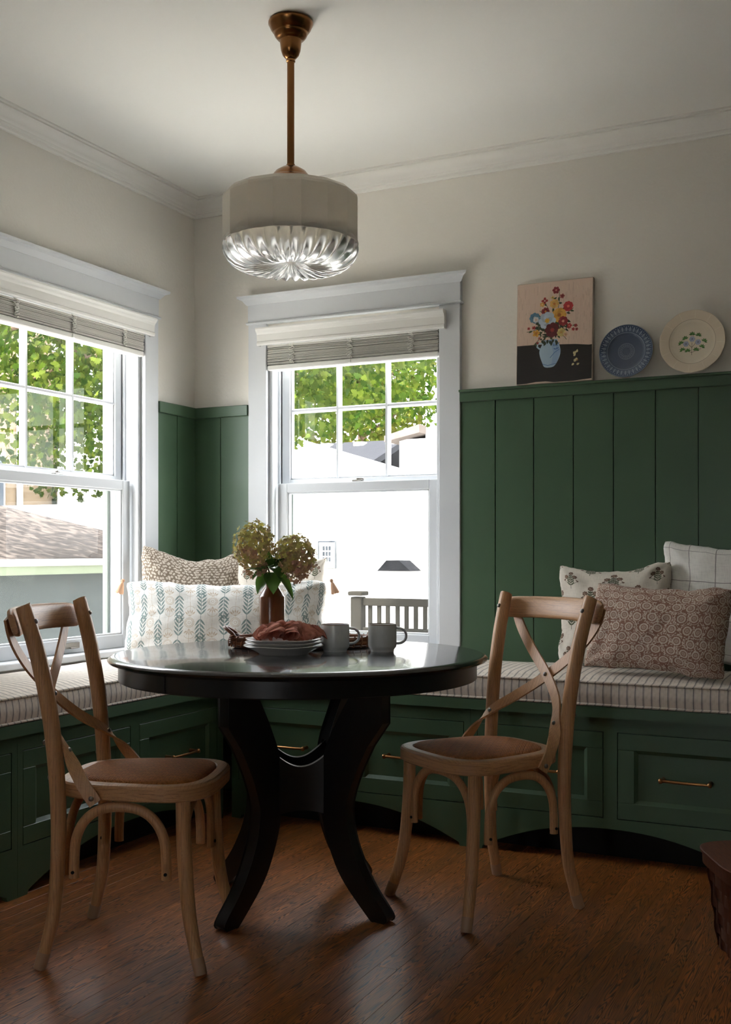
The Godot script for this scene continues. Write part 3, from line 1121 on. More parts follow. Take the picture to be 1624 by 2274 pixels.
# double hung window seen from inside: local x to the right, y up, z into the room
func window(called: String, side: int, W: float) -> void:
	var s := struct(called, "white double hung window with raised blind on the %s wall" % ["back", "left", "front"][side])
	s.transform = Transform3D(Basis(), Vector3(0.297, 0, 0)) if side == 0 else Transform3D(Basis(Vector3(0, 0, -1), Vector3.UP, Vector3(1, 0, 0)), Vector3(0, 0, 0.295 + W))
	if side == 2: s.transform = Transform3D(Basis(Vector3(-1, 0, 0), Vector3.UP, Vector3(0, 0, -1)), Vector3(2.45, 0, ROOM_Z))
	var cw := 0.09
	var b := B.new()
	var ch := 2.02
	# casing, head board, bead and cornice
	for x in [cw / 2, W - cw / 2]:
		obj("side_casing", B.new().box(Vector3(x, (0.61 + ch) / 2, 0.011), Vector3(cw, ch - 0.61, 0.022), 0.002), "trim_paint", s)
	obj("head_casing", B.new().box(Vector3(W / 2, (ch + 2.115) / 2, 0.011), Vector3(W + 0.004, 2.115 - ch, 0.024), 0.002), "trim_paint", s)
	b.box(Vector3(W / 2, ch, 0.015), Vector3(W + 0.016, 0.010, 0.034), 0.003)
	obj("bead", b, "trim_paint", s)
	var co := B.new()
	var pf := [Vector2(0, 2.100), Vector2(0.026, 2.100), Vector2(0.030, 2.106), Vector2(0.040, 2.120), Vector2(0.054, 2.126), Vector2(0.056, 2.136), Vector2(0, 2.136)]
	var rings := []
	for e in [0, 1]:
		var ring := PackedVector3Array()
		for p in pf: ring.append(Vector3((-0.002 - (p.x - 0.022) * 1.1) if e == 0 else (W + 0.002 + (p.x - 0.022) * 1.1), p.y, p.x))
		rings.append(ring)
	for i in pf.size():
		var k := (i + 1) % pf.size()
		co.quad(rings[0][i], rings[1][i], rings[1][k], rings[0][k], -1)
	for e in 2:
		for i in range(1, pf.size() - 1):
			if e == 0: co.tri(rings[e][0], rings[e][i], rings[e][i + 1])
			else: co.tri(rings[e][0], rings[e][i + 1], rings[e][i])
	co.close()
	obj("cornice", co, "trim_paint", s)
	# jambs with stops and tracks, head and sill
	var x0 := cw
	var x1 := W - cw
	for e in [[x0, 1], [x1, -1]]:
		var j := B.new()
		j.box(Vector3(e[0] + e[1] * -0.004, (SILL + HEAD) / 2, -0.10), Vector3(0.012, HEAD - SILL, 0.20))
		j.box(Vector3(e[0] + e[1] * 0.010, (SILL + HEAD) / 2, -0.017), Vector3(0.018, HEAD - SILL, 0.030), 0.002)
		j.box(Vector3(e[0] + e[1] * 0.007, (SILL + HEAD) / 2, -0.0835), Vector3(0.010, HEAD - SILL, 0.009), 0.001)
		j.box(Vector3(e[0] + e[1] * 0.012, (SILL + HEAD) / 2, -0.148), Vector3(0.022, HEAD - SILL, 0.04), 0.002)
		obj("jamb", j, "trim_paint", s)
	obj("head_jamb", B.new().box(Vector3(W / 2, HEAD - 0.005, -0.10), Vector3(x1 - x0, 0.014, 0.20)), "trim_paint", s)
	var sl := B.new()
	sl.box(Vector3(W / 2, SILL - 0.012, -0.085), Vector3(W - 0.03, 0.024, 0.245), 0.003)
	obj("sill", sl, "trim_paint", s)
	# sashes
	var jx := 0.022
	sash(s, "upper_sash", x0 + 0.012, x1 - 0.012, 1.312, HEAD - 0.012, -0.110, 0.034, 0.042, 0.034, 3, 2)
	sash(s, "lower_sash", x0 + jx, x1 - jx, SILL, 1.326, -0.058, 0.036, 0.048, 0.055, 1, 1)
	# sash lock and lifts
	var lk := B.new()
	lk.box(Vector3(W * 0.5, 1.330, -0.060), Vector3(0.045, 0.008, 0.022), 0.002)
	lk.X = Transform3D(Basis(Vector3.UP, 0.5), Vector3(W * 0.5, 1.338, -0.062))
	lk.box(Vector3(0.008, 0, 0), Vector3(0.034, 0.009, 0.010), 0.003)
	obj("sash_lock", lk, "steel", s)
	if side == 1:
		for dx in [0.055]:
			var lf := B.new()
			lf.box(Vector3(W * 0.5 + dx, SILL + 0.030, -0.037), Vector3(0.086, 0.022, 0.006), 0.001)
			lf.box(Vector3(W * 0.5 + dx, SILL + 0.022, -0.030), Vector3(0.040, 0.005, 0.016), 0.001)
			obj("sash_lift", lf, "steel", s)
	# frame of the insect screen outside the lower sash
	var f := B.new()
	for e in [x0 + 0.030, x1 - 0.030]: f.box(Vector3(e, (SILL + 1.31) / 2, -0.150), Vector3(0.020, 1.31 - SILL, 0.012), 0.001)
	f.box(Vector3(W / 2, 1.300, -0.150), Vector3(x1 - x0 - 0.04, 0.022, 0.012), 0.001)
	f.box(Vector3(W / 2, SILL + 0.014, -0.150), Vector3(x1 - x0 - 0.04, 0.022, 0.012), 0.001)
	var sf := obj("screen_frame", f, "storm_frame", s)
	if side < 2:
		var sc := B.new()
		sc.quad(Vector3(x0 + 0.03, SILL + 0.01, -0.150), Vector3(x0 + 0.03, 1.30, -0.150), Vector3(x1 - 0.03, 1.30, -0.150), Vector3(x1 - 0.03, SILL + 0.01, -0.150))
		obj("screen_mesh", sc, "insect_screen", sf)
	blind(s, W, x0, x1, 0.0 if side == 0 else 0.030)

func sash(s: Node3D, called: String, x0: float, x1: float, y0: float, y1: float, z: float, d: float, st: float, bot: float, nx: int, ny: int) -> void:
	var h := Node3D.new()
	h.name = called
	s.add_child(h, true)
	var f := B.new()
	var top := 0.040
	f.box(Vector3(x0 + st / 2, (y0 + y1) / 2, z), Vector3(st, y1 - y0, d), 0.003)
	f.box(Vector3(x1 - st / 2, (y0 + y1) / 2, z), Vector3(st, y1 - y0, d), 0.003)
	f.box(Vector3((x0 + x1) / 2, y0 + bot / 2, z), Vector3(x1 - x0 - 2 * st + 0.004, bot, d - 0.001), 0.003)
	f.box(Vector3((x0 + x1) / 2, y1 - top / 2, z), Vector3(x1 - x0 - 2 * st + 0.004, top, d - 0.001), 0.003)
	# glazing bead
	var gx0 := x0 + st
	var gx1 := x1 - st
	var gy0 := y0 + bot
	var gy1 := y1 - top
	for e in [gx0 + 0.003, gx1 - 0.003]: f.box(Vector3(e, (gy0 + gy1) / 2, z), Vector3(0.007, gy1 - gy0, d * 0.6), 0.001)
	for e in [gy0 + 0.003, gy1 - 0.003]: f.box(Vector3((gx0 + gx1) / 2, e, z), Vector3(gx1 - gx0, 0.007, d * 0.6), 0.001)
	obj("frame", f, "trim_paint", h)
	var mw := 0.019
	for i in range(1, nx):
		var x := lerpf(gx0, gx1, float(i) / nx)
		var m := B.new()
		m.X = Transform3D(Basis(Vector3(1, 0, 0), Vector3(0, 0, 1), Vector3(0, 1, 0)), Vector3(x, 0, z))
		m.prism(PackedVector2Array([Vector2(-mw / 2, -d / 2 + 0.004), Vector2(mw / 2, -d / 2 + 0.004), Vector2(mw / 2, 0.002), Vector2(0.005, d / 2 - 0.003), Vector2(-0.005, d / 2 - 0.003), Vector2(-mw / 2, 0.002)]), gy0, gy1)
		obj("muntin", m, "trim_paint", h)
	for i in range(1, ny):
		var y := lerpf(gy0, gy1, float(i) / ny)
		var m := B.new()
		m.X = Transform3D(Basis(Vector3(0, 0, 1), Vector3(0, 1, 0), Vector3(1, 0, 0)), Vector3(0, y, z))
		m.prism(PackedVector2Array([Vector2(-d / 2 + 0.004, -mw / 2), Vector2(0.001, -mw / 2), Vector2(d / 2 - 0.0045, -0.0045), Vector2(d / 2 - 0.0045, 0.0045), Vector2(0.001, mw / 2), Vector2(-d / 2 + 0.004, mw / 2)]), gx0, gx1)
		obj("muntin", m, "trim_paint", h)
	for i in nx:
		for j in ny:
			var p := B.new()
			var a := lerpf(gx0, gx1, float(i) / nx)
			var e := lerpf(gx0, gx1, float(i + 1) / nx)
			var c := lerpf(gy0, gy1, float(j) / ny)
			var g := lerpf(gy0, gy1, float(j + 1) / ny)
			p.quad(Vector3(a, c, z - 0.004), Vector3(a, g, z - 0.004), Vector3(e, g, z - 0.004), Vector3(e, c, z - 0.004))
			obj("pane", p, "pane", h)

func blind(s: Node3D, W: float, x0: float, x1: float, dy: float) -> void:
	var h := Node3D.new()
	h.name = "wood_blind"
	s.add_child(h, true)
	var top := 1.992 + dy * 0.4
	var bot := 1.918 + dy * 0.4
	# moulded valance with returns
	var v := B.new()
	var pf := [Vector2(0.036, bot), Vector2(0.044, bot), Vector2(0.047, bot + 0.006), Vector2(0.047, bot + 0.014), Vector2(0.044, bot + 0.018), Vector2(0.046, bot + 0.046), Vector2(0.050, bot + 0.054), Vector2(0.056, bot + 0.060), Vector2(0.060, top - 0.006), Vector2(0.060, top), Vector2(0.036, top)]
	var pts := PackedVector2Array(pf)
	v.X = Transform3D(Basis(Vector3(0, 0, 1), Vector3(0, 1, 0), Vector3(1, 0, 0)), Vector3.ZERO)
	v.prism(pts, x0 - 0.032, x1 + 0.032)
	v.X = Transform3D()
	for e in [x0 - 0.028, x1 + 0.028]: v.box(Vector3(e, (top + bot) / 2, 0.029), Vector3(0.008, top - bot, 0.016))
	obj("valance", v, "blind_white", h)
	var y := bot + 0.004
	var rng := RandomNumberGenerator.new()
	rng.seed = 91
	var sl := B.new()
	var base := 1.836 + dy
	var n := 22
	for i in n:
		var yy := lerpf(base, y, (i + 0.5) / n)
		sl.X = Transform3D(Basis(Vector3.FORWARD, rng.randf_range(-0.003, 0.003)) * Basis(Vector3.RIGHT, rng.randf_range(-0.05, 0.05)), Vector3(W / 2, yy, -0.006 + rng.randf_range(-0.003, 0.003)))
		sl.box(Vector3.ZERO, Vector3(x1 - x0 - 0.010 + rng.randf_range(-0.004, 0.004), 0.0026, 0.048))
	stuff(obj("slats", sl, "slat", h))
	var br := B.new()
	br.box(Vector3(W / 2, base - 0.013, -0.006), Vector3(x1 - x0 - 0.008, 0.022, 0.050), 0.004)
	br.box(Vector3(W / 2, base - 0.013, 0.020), Vector3(0.012, 0.014, 0.005), 0.001)
	obj("bottom_rail", br, "blind_white", h)
	for f in [0.155, 0.5, 0.845]:
		var c := B.new()
		for q in 2:
			var path := PackedVector3Array()
			for i in 30:
				var t := i / 29.0
				path.append(Vector3(lerpf(x0, x1, f) + sin(t * 26.0 + q * 2.0) * 0.012 + q * 0.004, lerpf(base, bot + 0.012, t), 0.0215 + 0.003 * cos(t * 31.0 + q)))
			c.tube(path, 0.0019, 5)
		obj("ladder_cord", c, "cord", h)

# ------------------------------------------------------------------ bench, cushions, pillows
const FACE := 0.496

func cabinet(label: String, side: int, spans: Array, x0: float, x1: float, handles := true) -> void:
	# local x along the bench, y up, z out of the wall
	var c := thing("bench_cabinet", label, "cabinet", Vector3.ZERO, 0.0, "built-in bench cabinets")
	# mirrored for the left wall: world (z, y, x)
	var M := Transform3D() if side == 0 else Transform3D(Basis(Vector3(0, 0, 1), Vector3(0, 1, 0), Vector3(1, 0, 0)), Vector3.ZERO)
	var body := B.new()
	body.X = M
	var fz := FACE - 0.011
	var y0 := 0.150
	var y1 := 0.436
	# top rail, stiles, arched base rail
	body.box(Vector3((x0 + x1) / 2, (y1 + SEAT - 0.037) / 2, fz), Vector3(x1 - x0, SEAT - 0.037 - y1, 0.022))
	var e := [x0]
	for sp in spans: e.append_array([sp[0], sp[1]])
	e.append(x1)
	for i in range(0, e.size(), 2):
		if e[i + 1] - e[i] > 0.001: body.box(Vector3((e[i] + e[i + 1]) / 2, (y0 + y1) / 2, fz), Vector3(e[i + 1] - e[i], y1 - y0, 0.022))
	var pl := PackedVector2Array([Vector2(x0, y0), Vector2(x0, 0.0)])
	var a := x0 + 0.040
	var b := x1 - 0.040
	pl.append(Vector2(a, 0.0)); pl.append(Vector2(a + 0.004, 0.012)); pl.append(Vector2(a + 0.020, 0.020))
	for k in 25:
		var t := k / 24.0
		var xx := lerpf(a + 0.030, b - 0.030, t)
		pl.append(Vector2(xx, 0.024 + 0.092 * (1.0 - pow(absf(2 * t - 1), 2.2))))
	pl.append(Vector2(b - 0.020, 0.020)); pl.append(Vector2(b - 0.004, 0.012)); pl.append(Vector2(b, 0.0))
	pl.append(Vector2(x1, 0.0)); pl.append(Vector2(x1, y0))
	body.prism(pl, FACE - 0.022, FACE)
	# carcass behind the face
	body.box(Vector3((x0 + x1) / 2, 0.311, 0.235), Vector3(x1 - x0, 0.340, 0.440))
	obj("body", body, "green_paint", c)
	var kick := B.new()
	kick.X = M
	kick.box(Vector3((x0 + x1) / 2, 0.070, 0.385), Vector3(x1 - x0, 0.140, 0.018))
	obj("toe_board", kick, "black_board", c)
	for sp in spans:
		var d := B.new()
		d.X = M
		var gp := 0.0022
		var l: float = sp[0] + gp
		var r: float = sp[1] - gp
		var t := y1 - gp
		var o := y0 + gp
		var fr := 0.054
		var dz := FACE - 0.010
		d.box(Vector3((l + r) / 2, t - fr / 2, dz), Vector3(r - l, fr, 0.020), 0.0015)
		d.box(Vector3((l + r) / 2, o + fr / 2, dz), Vector3(r - l, fr, 0.020), 0.0015)
		d.box(Vector3(l + fr / 2, (o + t) / 2, dz), Vector3(fr, t - o - 2 * fr, 0.020), 0.0015)
		d.box(Vector3(r - fr / 2, (o + t) / 2, dz), Vector3(fr, t - o - 2 * fr, 0.020), 0.0015)
		d.box(Vector3((l + r) / 2, (o + t) / 2, dz - 0.004), Vector3(r - l - 2 * fr, t - o - 2 * fr, 0.008))
		# bead round the panel
		var bl := l + fr
		var brr := r - fr
		var bo := o + fr
		var bt := t - fr
		var zo := FACE - 0.0015
		var zi := dz + 0.0008
		var o4 := [Vector3(bl, bo, zo), Vector3(brr, bo, zo), Vector3(brr, bt, zo), Vector3(bl, bt, zo)]
		var n4 := [Vector3(bl + 0.011, bo + 0.011, zi), Vector3(brr - 0.011, bo + 0.011, zi), Vector3(brr - 0.011, bt - 0.011, zi), Vector3(bl + 0.011, bt - 0.011, zi)]
		for q in 4:
			var k := (q + 1) % 4
			if side == 0: d.quad(o4[q], n4[q], n4[k], o4[k])
			else: d.quad(o4[k], n4[k], n4[q], o4[q])
		d.start = d.V.size()
		var dr := obj("drawer", d, "green_paint", c)
		if handles:
			var hb := B.new()
			hb.X = M
			var cx := (l + r) / 2
			var cy := 0.294
			for sg in [-1, 1]:
				hb.tube(PackedVector3Array([Vector3(cx + sg * 0.074, cy, FACE - 0.012), Vector3(cx + sg * 0.074, cy, FACE + 0.024)]), [0.0075, 0.0055], 10)
				hb.tube(PackedVector3Array([Vector3(cx + sg * 0.070, cy, FACE + 0.024), Vector3(cx + sg * 0.074, cy, FACE + 0.024), Vector3(cx + sg * 0.080, cy, FACE + 0.024), Vector3(cx + sg * 0.083, cy, FACE + 0.024)]), [0.0055, 0.0088, 0.0088, 0.004], 12)
			var pth := PackedVector3Array()
			for k in 13:
				var q := k / 12.0
				pth.append(Vector3(cx + lerpf(-0.072, 0.072, q), cy, FACE + 0.024 + 0.004 * sin(PI * q)))
			hb.tube(pth, 0.0048, 10)
			obj("handle", hb, "handle_brass", dr)

func make_bench() -> void:
	cabinet("green drawer cabinet behind the table legs, beside the corner", 0, [[0.551, 0.994], [1.039, 1.482]], 0.520, 1.5055)
	cabinet("green drawer cabinet behind the right chair, at the basket", 0, [[1.530, 1.973], [2.018, 2.461]], 1.5065, 2.484)
	cabinet("green drawer cabinet in shade under the left window, nearest the corner", 1, [[0.560, 1.040], [1.087, 1.600]], 0.520, 1.6215)
	cabinet("green drawer cabinet cut by the left picture edge", 1, [[1.645, 2.160]], 1.6225, 2.185)
	# L-shaped seat board
	var lip := FACE + 0.020
	var pl := PackedVector2Array([Vector2(0.012, 0.012), Vector2(2.60, 0.012), Vector2(2.60, lip), Vector2(lip, lip), Vector2(lip, 2.25), Vector2(0.012, 2.25)])
	var b := B.new()
	b.X = Transform3D(Basis(Vector3(1, 0, 0), Vector3(0, 0, 1), Vector3(0, -1, 0)), Vector3.ZERO)
	b.prism(pl, -SEAT, -SEAT + 0.036)
	tag(obj("corner_bench", b, "green_paint"), "green painted L-shaped bench board under the striped cushions", "bench")
	cushion("bench_cushion", "striped ticking cushion along the back wall bench, under the pillows", 0, 0.527, 2.60)
	cushion("bench_cushion", "striped ticking cushion on the left bench below the left window", 1, 0.022, 2.25)

# box cushion: local x along the bench; stripes run across it
func cushion(called: String, label: String, side: int, x0: float, x1: float) -> void:
	var t := thing(called, label, "cushion", Vector3.ZERO, 0.0, "bench cushions")
	var M := Transform3D() if side == 0 else Transform3D(Basis(Vector3(0, 0, 1), Vector3(0, 1, 0), Vector3(1, 0, 0)), Vector3.ZERO)
	var z0 := 0.024
	var z1 := 0.512
	var h := 0.078
	var y0 := SEAT + 0.0008
	var per := 0.0262
	var nz := FastNoiseLite.new()
	nz.seed = 7 + side
	nz.frequency = 2.2
	var top := func(x: float, z: float) -> float:
		var u := (x - x0) / (x1 - x0)
		var v := (z - z0) / (z1 - z0)
		var e := minf(minf(x - x0, x1 - x), minf(z - z0, z1 - z))
		return y0 + h + 0.022 * pow(clampf(sin(PI * v), 0, 1), 0.5) * smoothstep(0.0, 0.09, minf(x - x0, x1 - x)) * smoothstep(0.0, 0.10, e + 0.02) + 0.006 * nz.get_noise_2d(x, z) * smoothstep(0.0, 0.05, e)
	var b := B.new()
	b.X = M
	var nx := int((x1 - x0) / 0.03)
	var nzz := 16
	for i in nx:
		for j in nzz:
			var c := []
			for q in [[0, 0], [0, 1], [1, 1], [1, 0]]:
				var x := lerpf(x0, x1, float(i + q[0]) / nx)
				var v := float(j + q[1]) / nzz
				var z := lerpf(z0, z1, 0.5 - 0.5 * cos(PI * v))
				c.append([Vector3(x, top.call(x, z), z), Vector2(x / per, z)])
			b.quad(c[0][0], c[1][0], c[2][0], c[3][0], 1, c[0][1], c[1][1], c[2][1], c[3][1])
	# boxing: front, ends and underside
	for i in nx:
		var xa := lerpf(x0, x1, float(i) / nx)
		var xb := lerpf(x0, x1, float(i + 1) / nx)
		for e in [[z1, 1.0], [z0, -1.0]]:
			for k in 4:
				var va := k / 4.0
				var vb := (k + 1) / 4.0
				var ya: float = y0 + va * (top.call(xa, e[0]) - y0)
				var yb: float = y0 + vb * (top.call(xa, e[0]) - y0)
				var yc: float = y0 + vb * (top.call(xb, e[0]) - y0)
				var yd: float = y0 + va * (top.call(xb, e[0]) - y0)
				var pa: float = e[0] + e[1] * 0.007 * sin(PI * va)
				var pb: float = e[0] + e[1] * 0.007 * sin(PI * vb)
				var A := Vector3(xa, ya, pa); var Bq := Vector3(xa, yb, pb); var Cq := Vector3(xb, yc, pb); var Dq := Vector3(xb, yd, pa)
				if e[1] > 0: b.quad(A, Bq, Cq, Dq, 2, Vector2(xa / per, ya), Vector2(xa / per, yb), Vector2(xb / per, yc), Vector2(xb / per, yd))
				else: b.quad(Dq, Cq, Bq, A, 3, Vector2(xb / per, yd), Vector2(xb / per, yc), Vector2(xa / per, yb), Vector2(xa / per, ya))
		b.quad(Vector3(xa, y0, z0), Vector3(xa, y0, z1), Vector3(xb, y0, z1), Vector3(xb, y0, z0), 4)
	for e in [x0, x1]:
		for j in nzz:
			var za := lerpf(z0, z1, 0.5 - 0.5 * cos(PI * j / nzz))
			var zb := lerpf(z0, z1, 0.5 - 0.5 * cos(PI * (j + 1) / nzz))
			var A := Vector3(e, y0, za); var Bq := Vector3(e, top.call(e, za), za); var Cq := Vector3(e, top.call(e, zb), zb); var Dq := Vector3(e, y0, zb)
			if e == x0: b.quad(A, Dq, Cq, Bq, 5, Vector2(za / per, 0), Vector2(zb / per, 0), Vector2(zb / per, 1), Vector2(za / per, 1))
			else: b.quad(A, Bq, Cq, Dq, 6, Vector2(za / per, 0), Vector2(za / per, 1), Vector2(zb / per, 1), Vector2(zb / per, 0))
	if side == 1:
		for i in range(0, b.V.size(), 3):
			var v := b.V[i + 1]; b.V[i + 1] = b.V[i + 2]; b.V[i + 2] = v
			var w := b.T[i + 1]; b.T[i + 1] = b.T[i + 2]; b.T[i + 2] = w
	obj("cover", b, "ticking", t)
	for lvl in 2:
		var p := PackedVector3Array()
		var cz := z1 + 0.001
		var n := int((x1 - x0) / 0.025)
		for i in n + 1:
			var x := lerpf(x0, x1, float(i) / n)
			p.append(Vector3(x, (top.call(x, z1) if lvl else y0 + 0.005), cz))
		for i in 9:
			var z := lerpf(z1, z0, (i + 1) / 9.0)
			p.append(Vector3(x1, (top.call(x1, z) if lvl else y0 + 0.005), z))
		var pb := B.new()
		pb.X = M
		pb.tube(p, 0.0046, 8)
		# the stripe winds round the cord
		for i in pb.T.size(): pb.T[i] = Vector2(pb.T[i].y / per + pb.T[i].x * 0.5, 0)
		obj("piping", pb, "ticking", t)

# pillow: w wide, h high, t thick; centred at its own origin, face towards +z
func pillow_mesh(w: float, h: float, t: float, pinch: float, dip: float, seed_: int, n := 36) -> B:
	var b := B.new()
	var nz := FastNoiseLite.new()
	nz.seed = seed_
	nz.frequency = 3.0
	var P := func(i: int, j: int, sg: float) -> Vector3:
		var u := -1.0 + 2.0 * i / n
		var v := -1.0 + 2.0 * j / n
		# denser rows near the seams
		u = sin(u * PI / 2) * 0.5 + u * 0.5
		v = sin(v * PI / 2) * 0.5 + v * 0.5
		var x := w / 2 * u * (1.0 - pinch * pow(1.0 - v * v, 1.3))
		var y := h / 2 * v * (1.0 - pinch * pow(1.0 - u * u, 1.3))
		# soft corners and a slightly uneven seam
		var cor := pow(u * u * v * v, 3.0)
		x *= 1.0 - 0.035 * cor
		y *= 1.0 - 0.035 * cor
		x += 0.010 * nz.get_noise_2d(y * 3.0 + 7.0, signf(u) * 5.0) * absf(u)
		y += 0.010 * nz.get_noise_2d(x * 3.0 - 4.0, signf(v) * 9.0) * absf(v)
		y -= dip * pow(1.0 - u * u, 1.6) * pow((v + 1.0) / 2.0, 2.0)
		var k := maxf((1.0 - u * u) * (1.0 - v * v), 0.0)
		var z := t / 2 * pow(k, 0.36)
		var e := clampf(k * 6.0, 0.0, 1.0)
		# creases that run in from the corners
		var crease := 0.0
		for c in [Vector2(-1, -1), Vector2(1, -1), Vector2(-1, 1), Vector2(1, 1)]:
			var d: Vector2 = Vector2(u, v) - c
			var a: float = d.angle() * 7.0 + seed_
			crease += sin(a) * exp(-d.length() * 2.6) * 0.010
		z += (crease + 0.010 * nz.get_noise_3d(x * 2.0, y * 2.0, sg * 3.0) + 0.004 * nz.get_noise_3d(x * 7.0, y * 7.0, sg * 5.0)) * e
		return Vector3(x, y, z * sg)
	for sg in [1.0, -1.0]:
		var pts := []
		for i in n + 1:
			var row := []
			for j in n + 1: row.append(P.call(i, j, sg))
			pts.append(row)
		for i in n:
			for j in n:
				var uv := []
				for q in [[0, 0], [0, 1], [1, 1], [1, 0]]: uv.append(Vector2(float(i + q[0]) / n, 1.0 - float(j + q[1]) / n))
				if sg > 0: b.quad(pts[i][j], pts[i][j + 1], pts[i + 1][j + 1], pts[i + 1][j], 1, uv[0], uv[1], uv[2], uv[3])
				else: b.quad(pts[i][j], pts[i + 1][j], pts[i + 1][j + 1], pts[i][j + 1], 1, uv[0], uv[3], uv[2], uv[1])
	return b.close()

# base: point under the middle of the bottom edge; yaw turns the face, lean tips it back, roll tips it sideways
func pillow(called: String, label: String, m: String, base: Vector3, yaw: float, lean: float, roll: float, w: float, h: float, t: float, pinch := 0.06, dip := 0.0, seed_ := 1) -> Node3D:
	var root := thing(called, label, "pillow", base, 0.0)
	var bs := Basis(Vector3.UP, deg_to_rad(yaw)) * Basis(Vector3.RIGHT, deg_to_rad(-lean)) * Basis(Vector3.BACK, deg_to_rad(roll))
	var b := pillow_mesh(w, h, t, pinch, dip, seed_)
	var low := 1e9
	for i in b.V.size():
		b.V[i] = bs * (b.V[i] + Vector3(0, h / 2, 0))
		low = minf(low, b.V[i].y)
	for i in b.V.size(): b.V[i].y -= low
	obj("cover", b, m, root)
	root.set_meta("frame", bs)
	root.set_meta("low", low)
	return root

func make_pillows() -> void:
	var top := SEAT + 0.1025
	pillow("throw_pillow", "taupe pillow with small cream sprigs tucked in the window corner", "taupe", Vector3(0.236, top, 0.358), 44, 14, -4, 0.45, 0.43, 0.12, 0.07, 0.045, 3)
	pillow("throw_pillow", "cream block-print pillow behind the vase, below the back window", "bouquet", Vector3(0.580, top, 0.216), 20, 15, 3, 0.38, 0.39, 0.11, 0.07, 0.03, 9)
	var lum := pillow("lumbar_pillow", "long white lumbar pillow with teal leaf garlands and corner tassels", "garland", Vector3(0.475, top, 0.475), 26, 12, 0, 0.81, 0.30, 0.14, 0.05, 0.012, 5)
	var bs: Basis = lum.get_meta("frame")
	for sg in [-1, 1]:
		var corner: Vector3 = bs * Vector3(sg * 0.405, 0.300, 0) - Vector3(0, lum.get_meta("low"), 0)
		var tb := B.new()
		tb.X = Transform3D(Basis(Vector3.BACK, sg * 0.35), corner + Vector3(sg * 0.012, -0.004, 0))
		tb.lathe([Vector2(0, 0.010), Vector2(0.006, 0.008), Vector2(0.0075, 0.001), Vector2(0.005, -0.005), Vector2(0.008, -0.012), Vector2(0.013, -0.030), Vector2(0.017, -0.048), Vector2(0.012, -0.050), Vector2(0, -0.046)], 22, func(a: float, r: float, y: float) -> Vector2: return Vector2(r * (1.0 + 0.10 * sin(a * 11.0)), y + (0.003 * sin(a * 7.0) if y < -0.04 else 0.0)))
		var o := obj("tassel", tb, "tassel", lum)
	pillow("throw_pillow", "white windowpane-check pillow at the right picture edge", "checks", Vector3(2.325, top, 0.125), -3, 7, 0, 0.49, 0.455, 0.14, 0.06, 0.02, 12)
	pillow("throw_pillow", "cream block-print pillow behind the right chair back", "bouquet", Vector3(1.945, top, 0.225), 2, 15, 3, 0.41, 0.375, 0.13, 0.06, 0.03, 14)
	pillow("lumbar_pillow", "russet brown lumbar pillow with cream scrolling flowers, in front", "russet", Vector3(2.115, top, 0.432), -10, 16, -2, 0.49, 0.305, 0.13, 0.06, 0.012, 17)

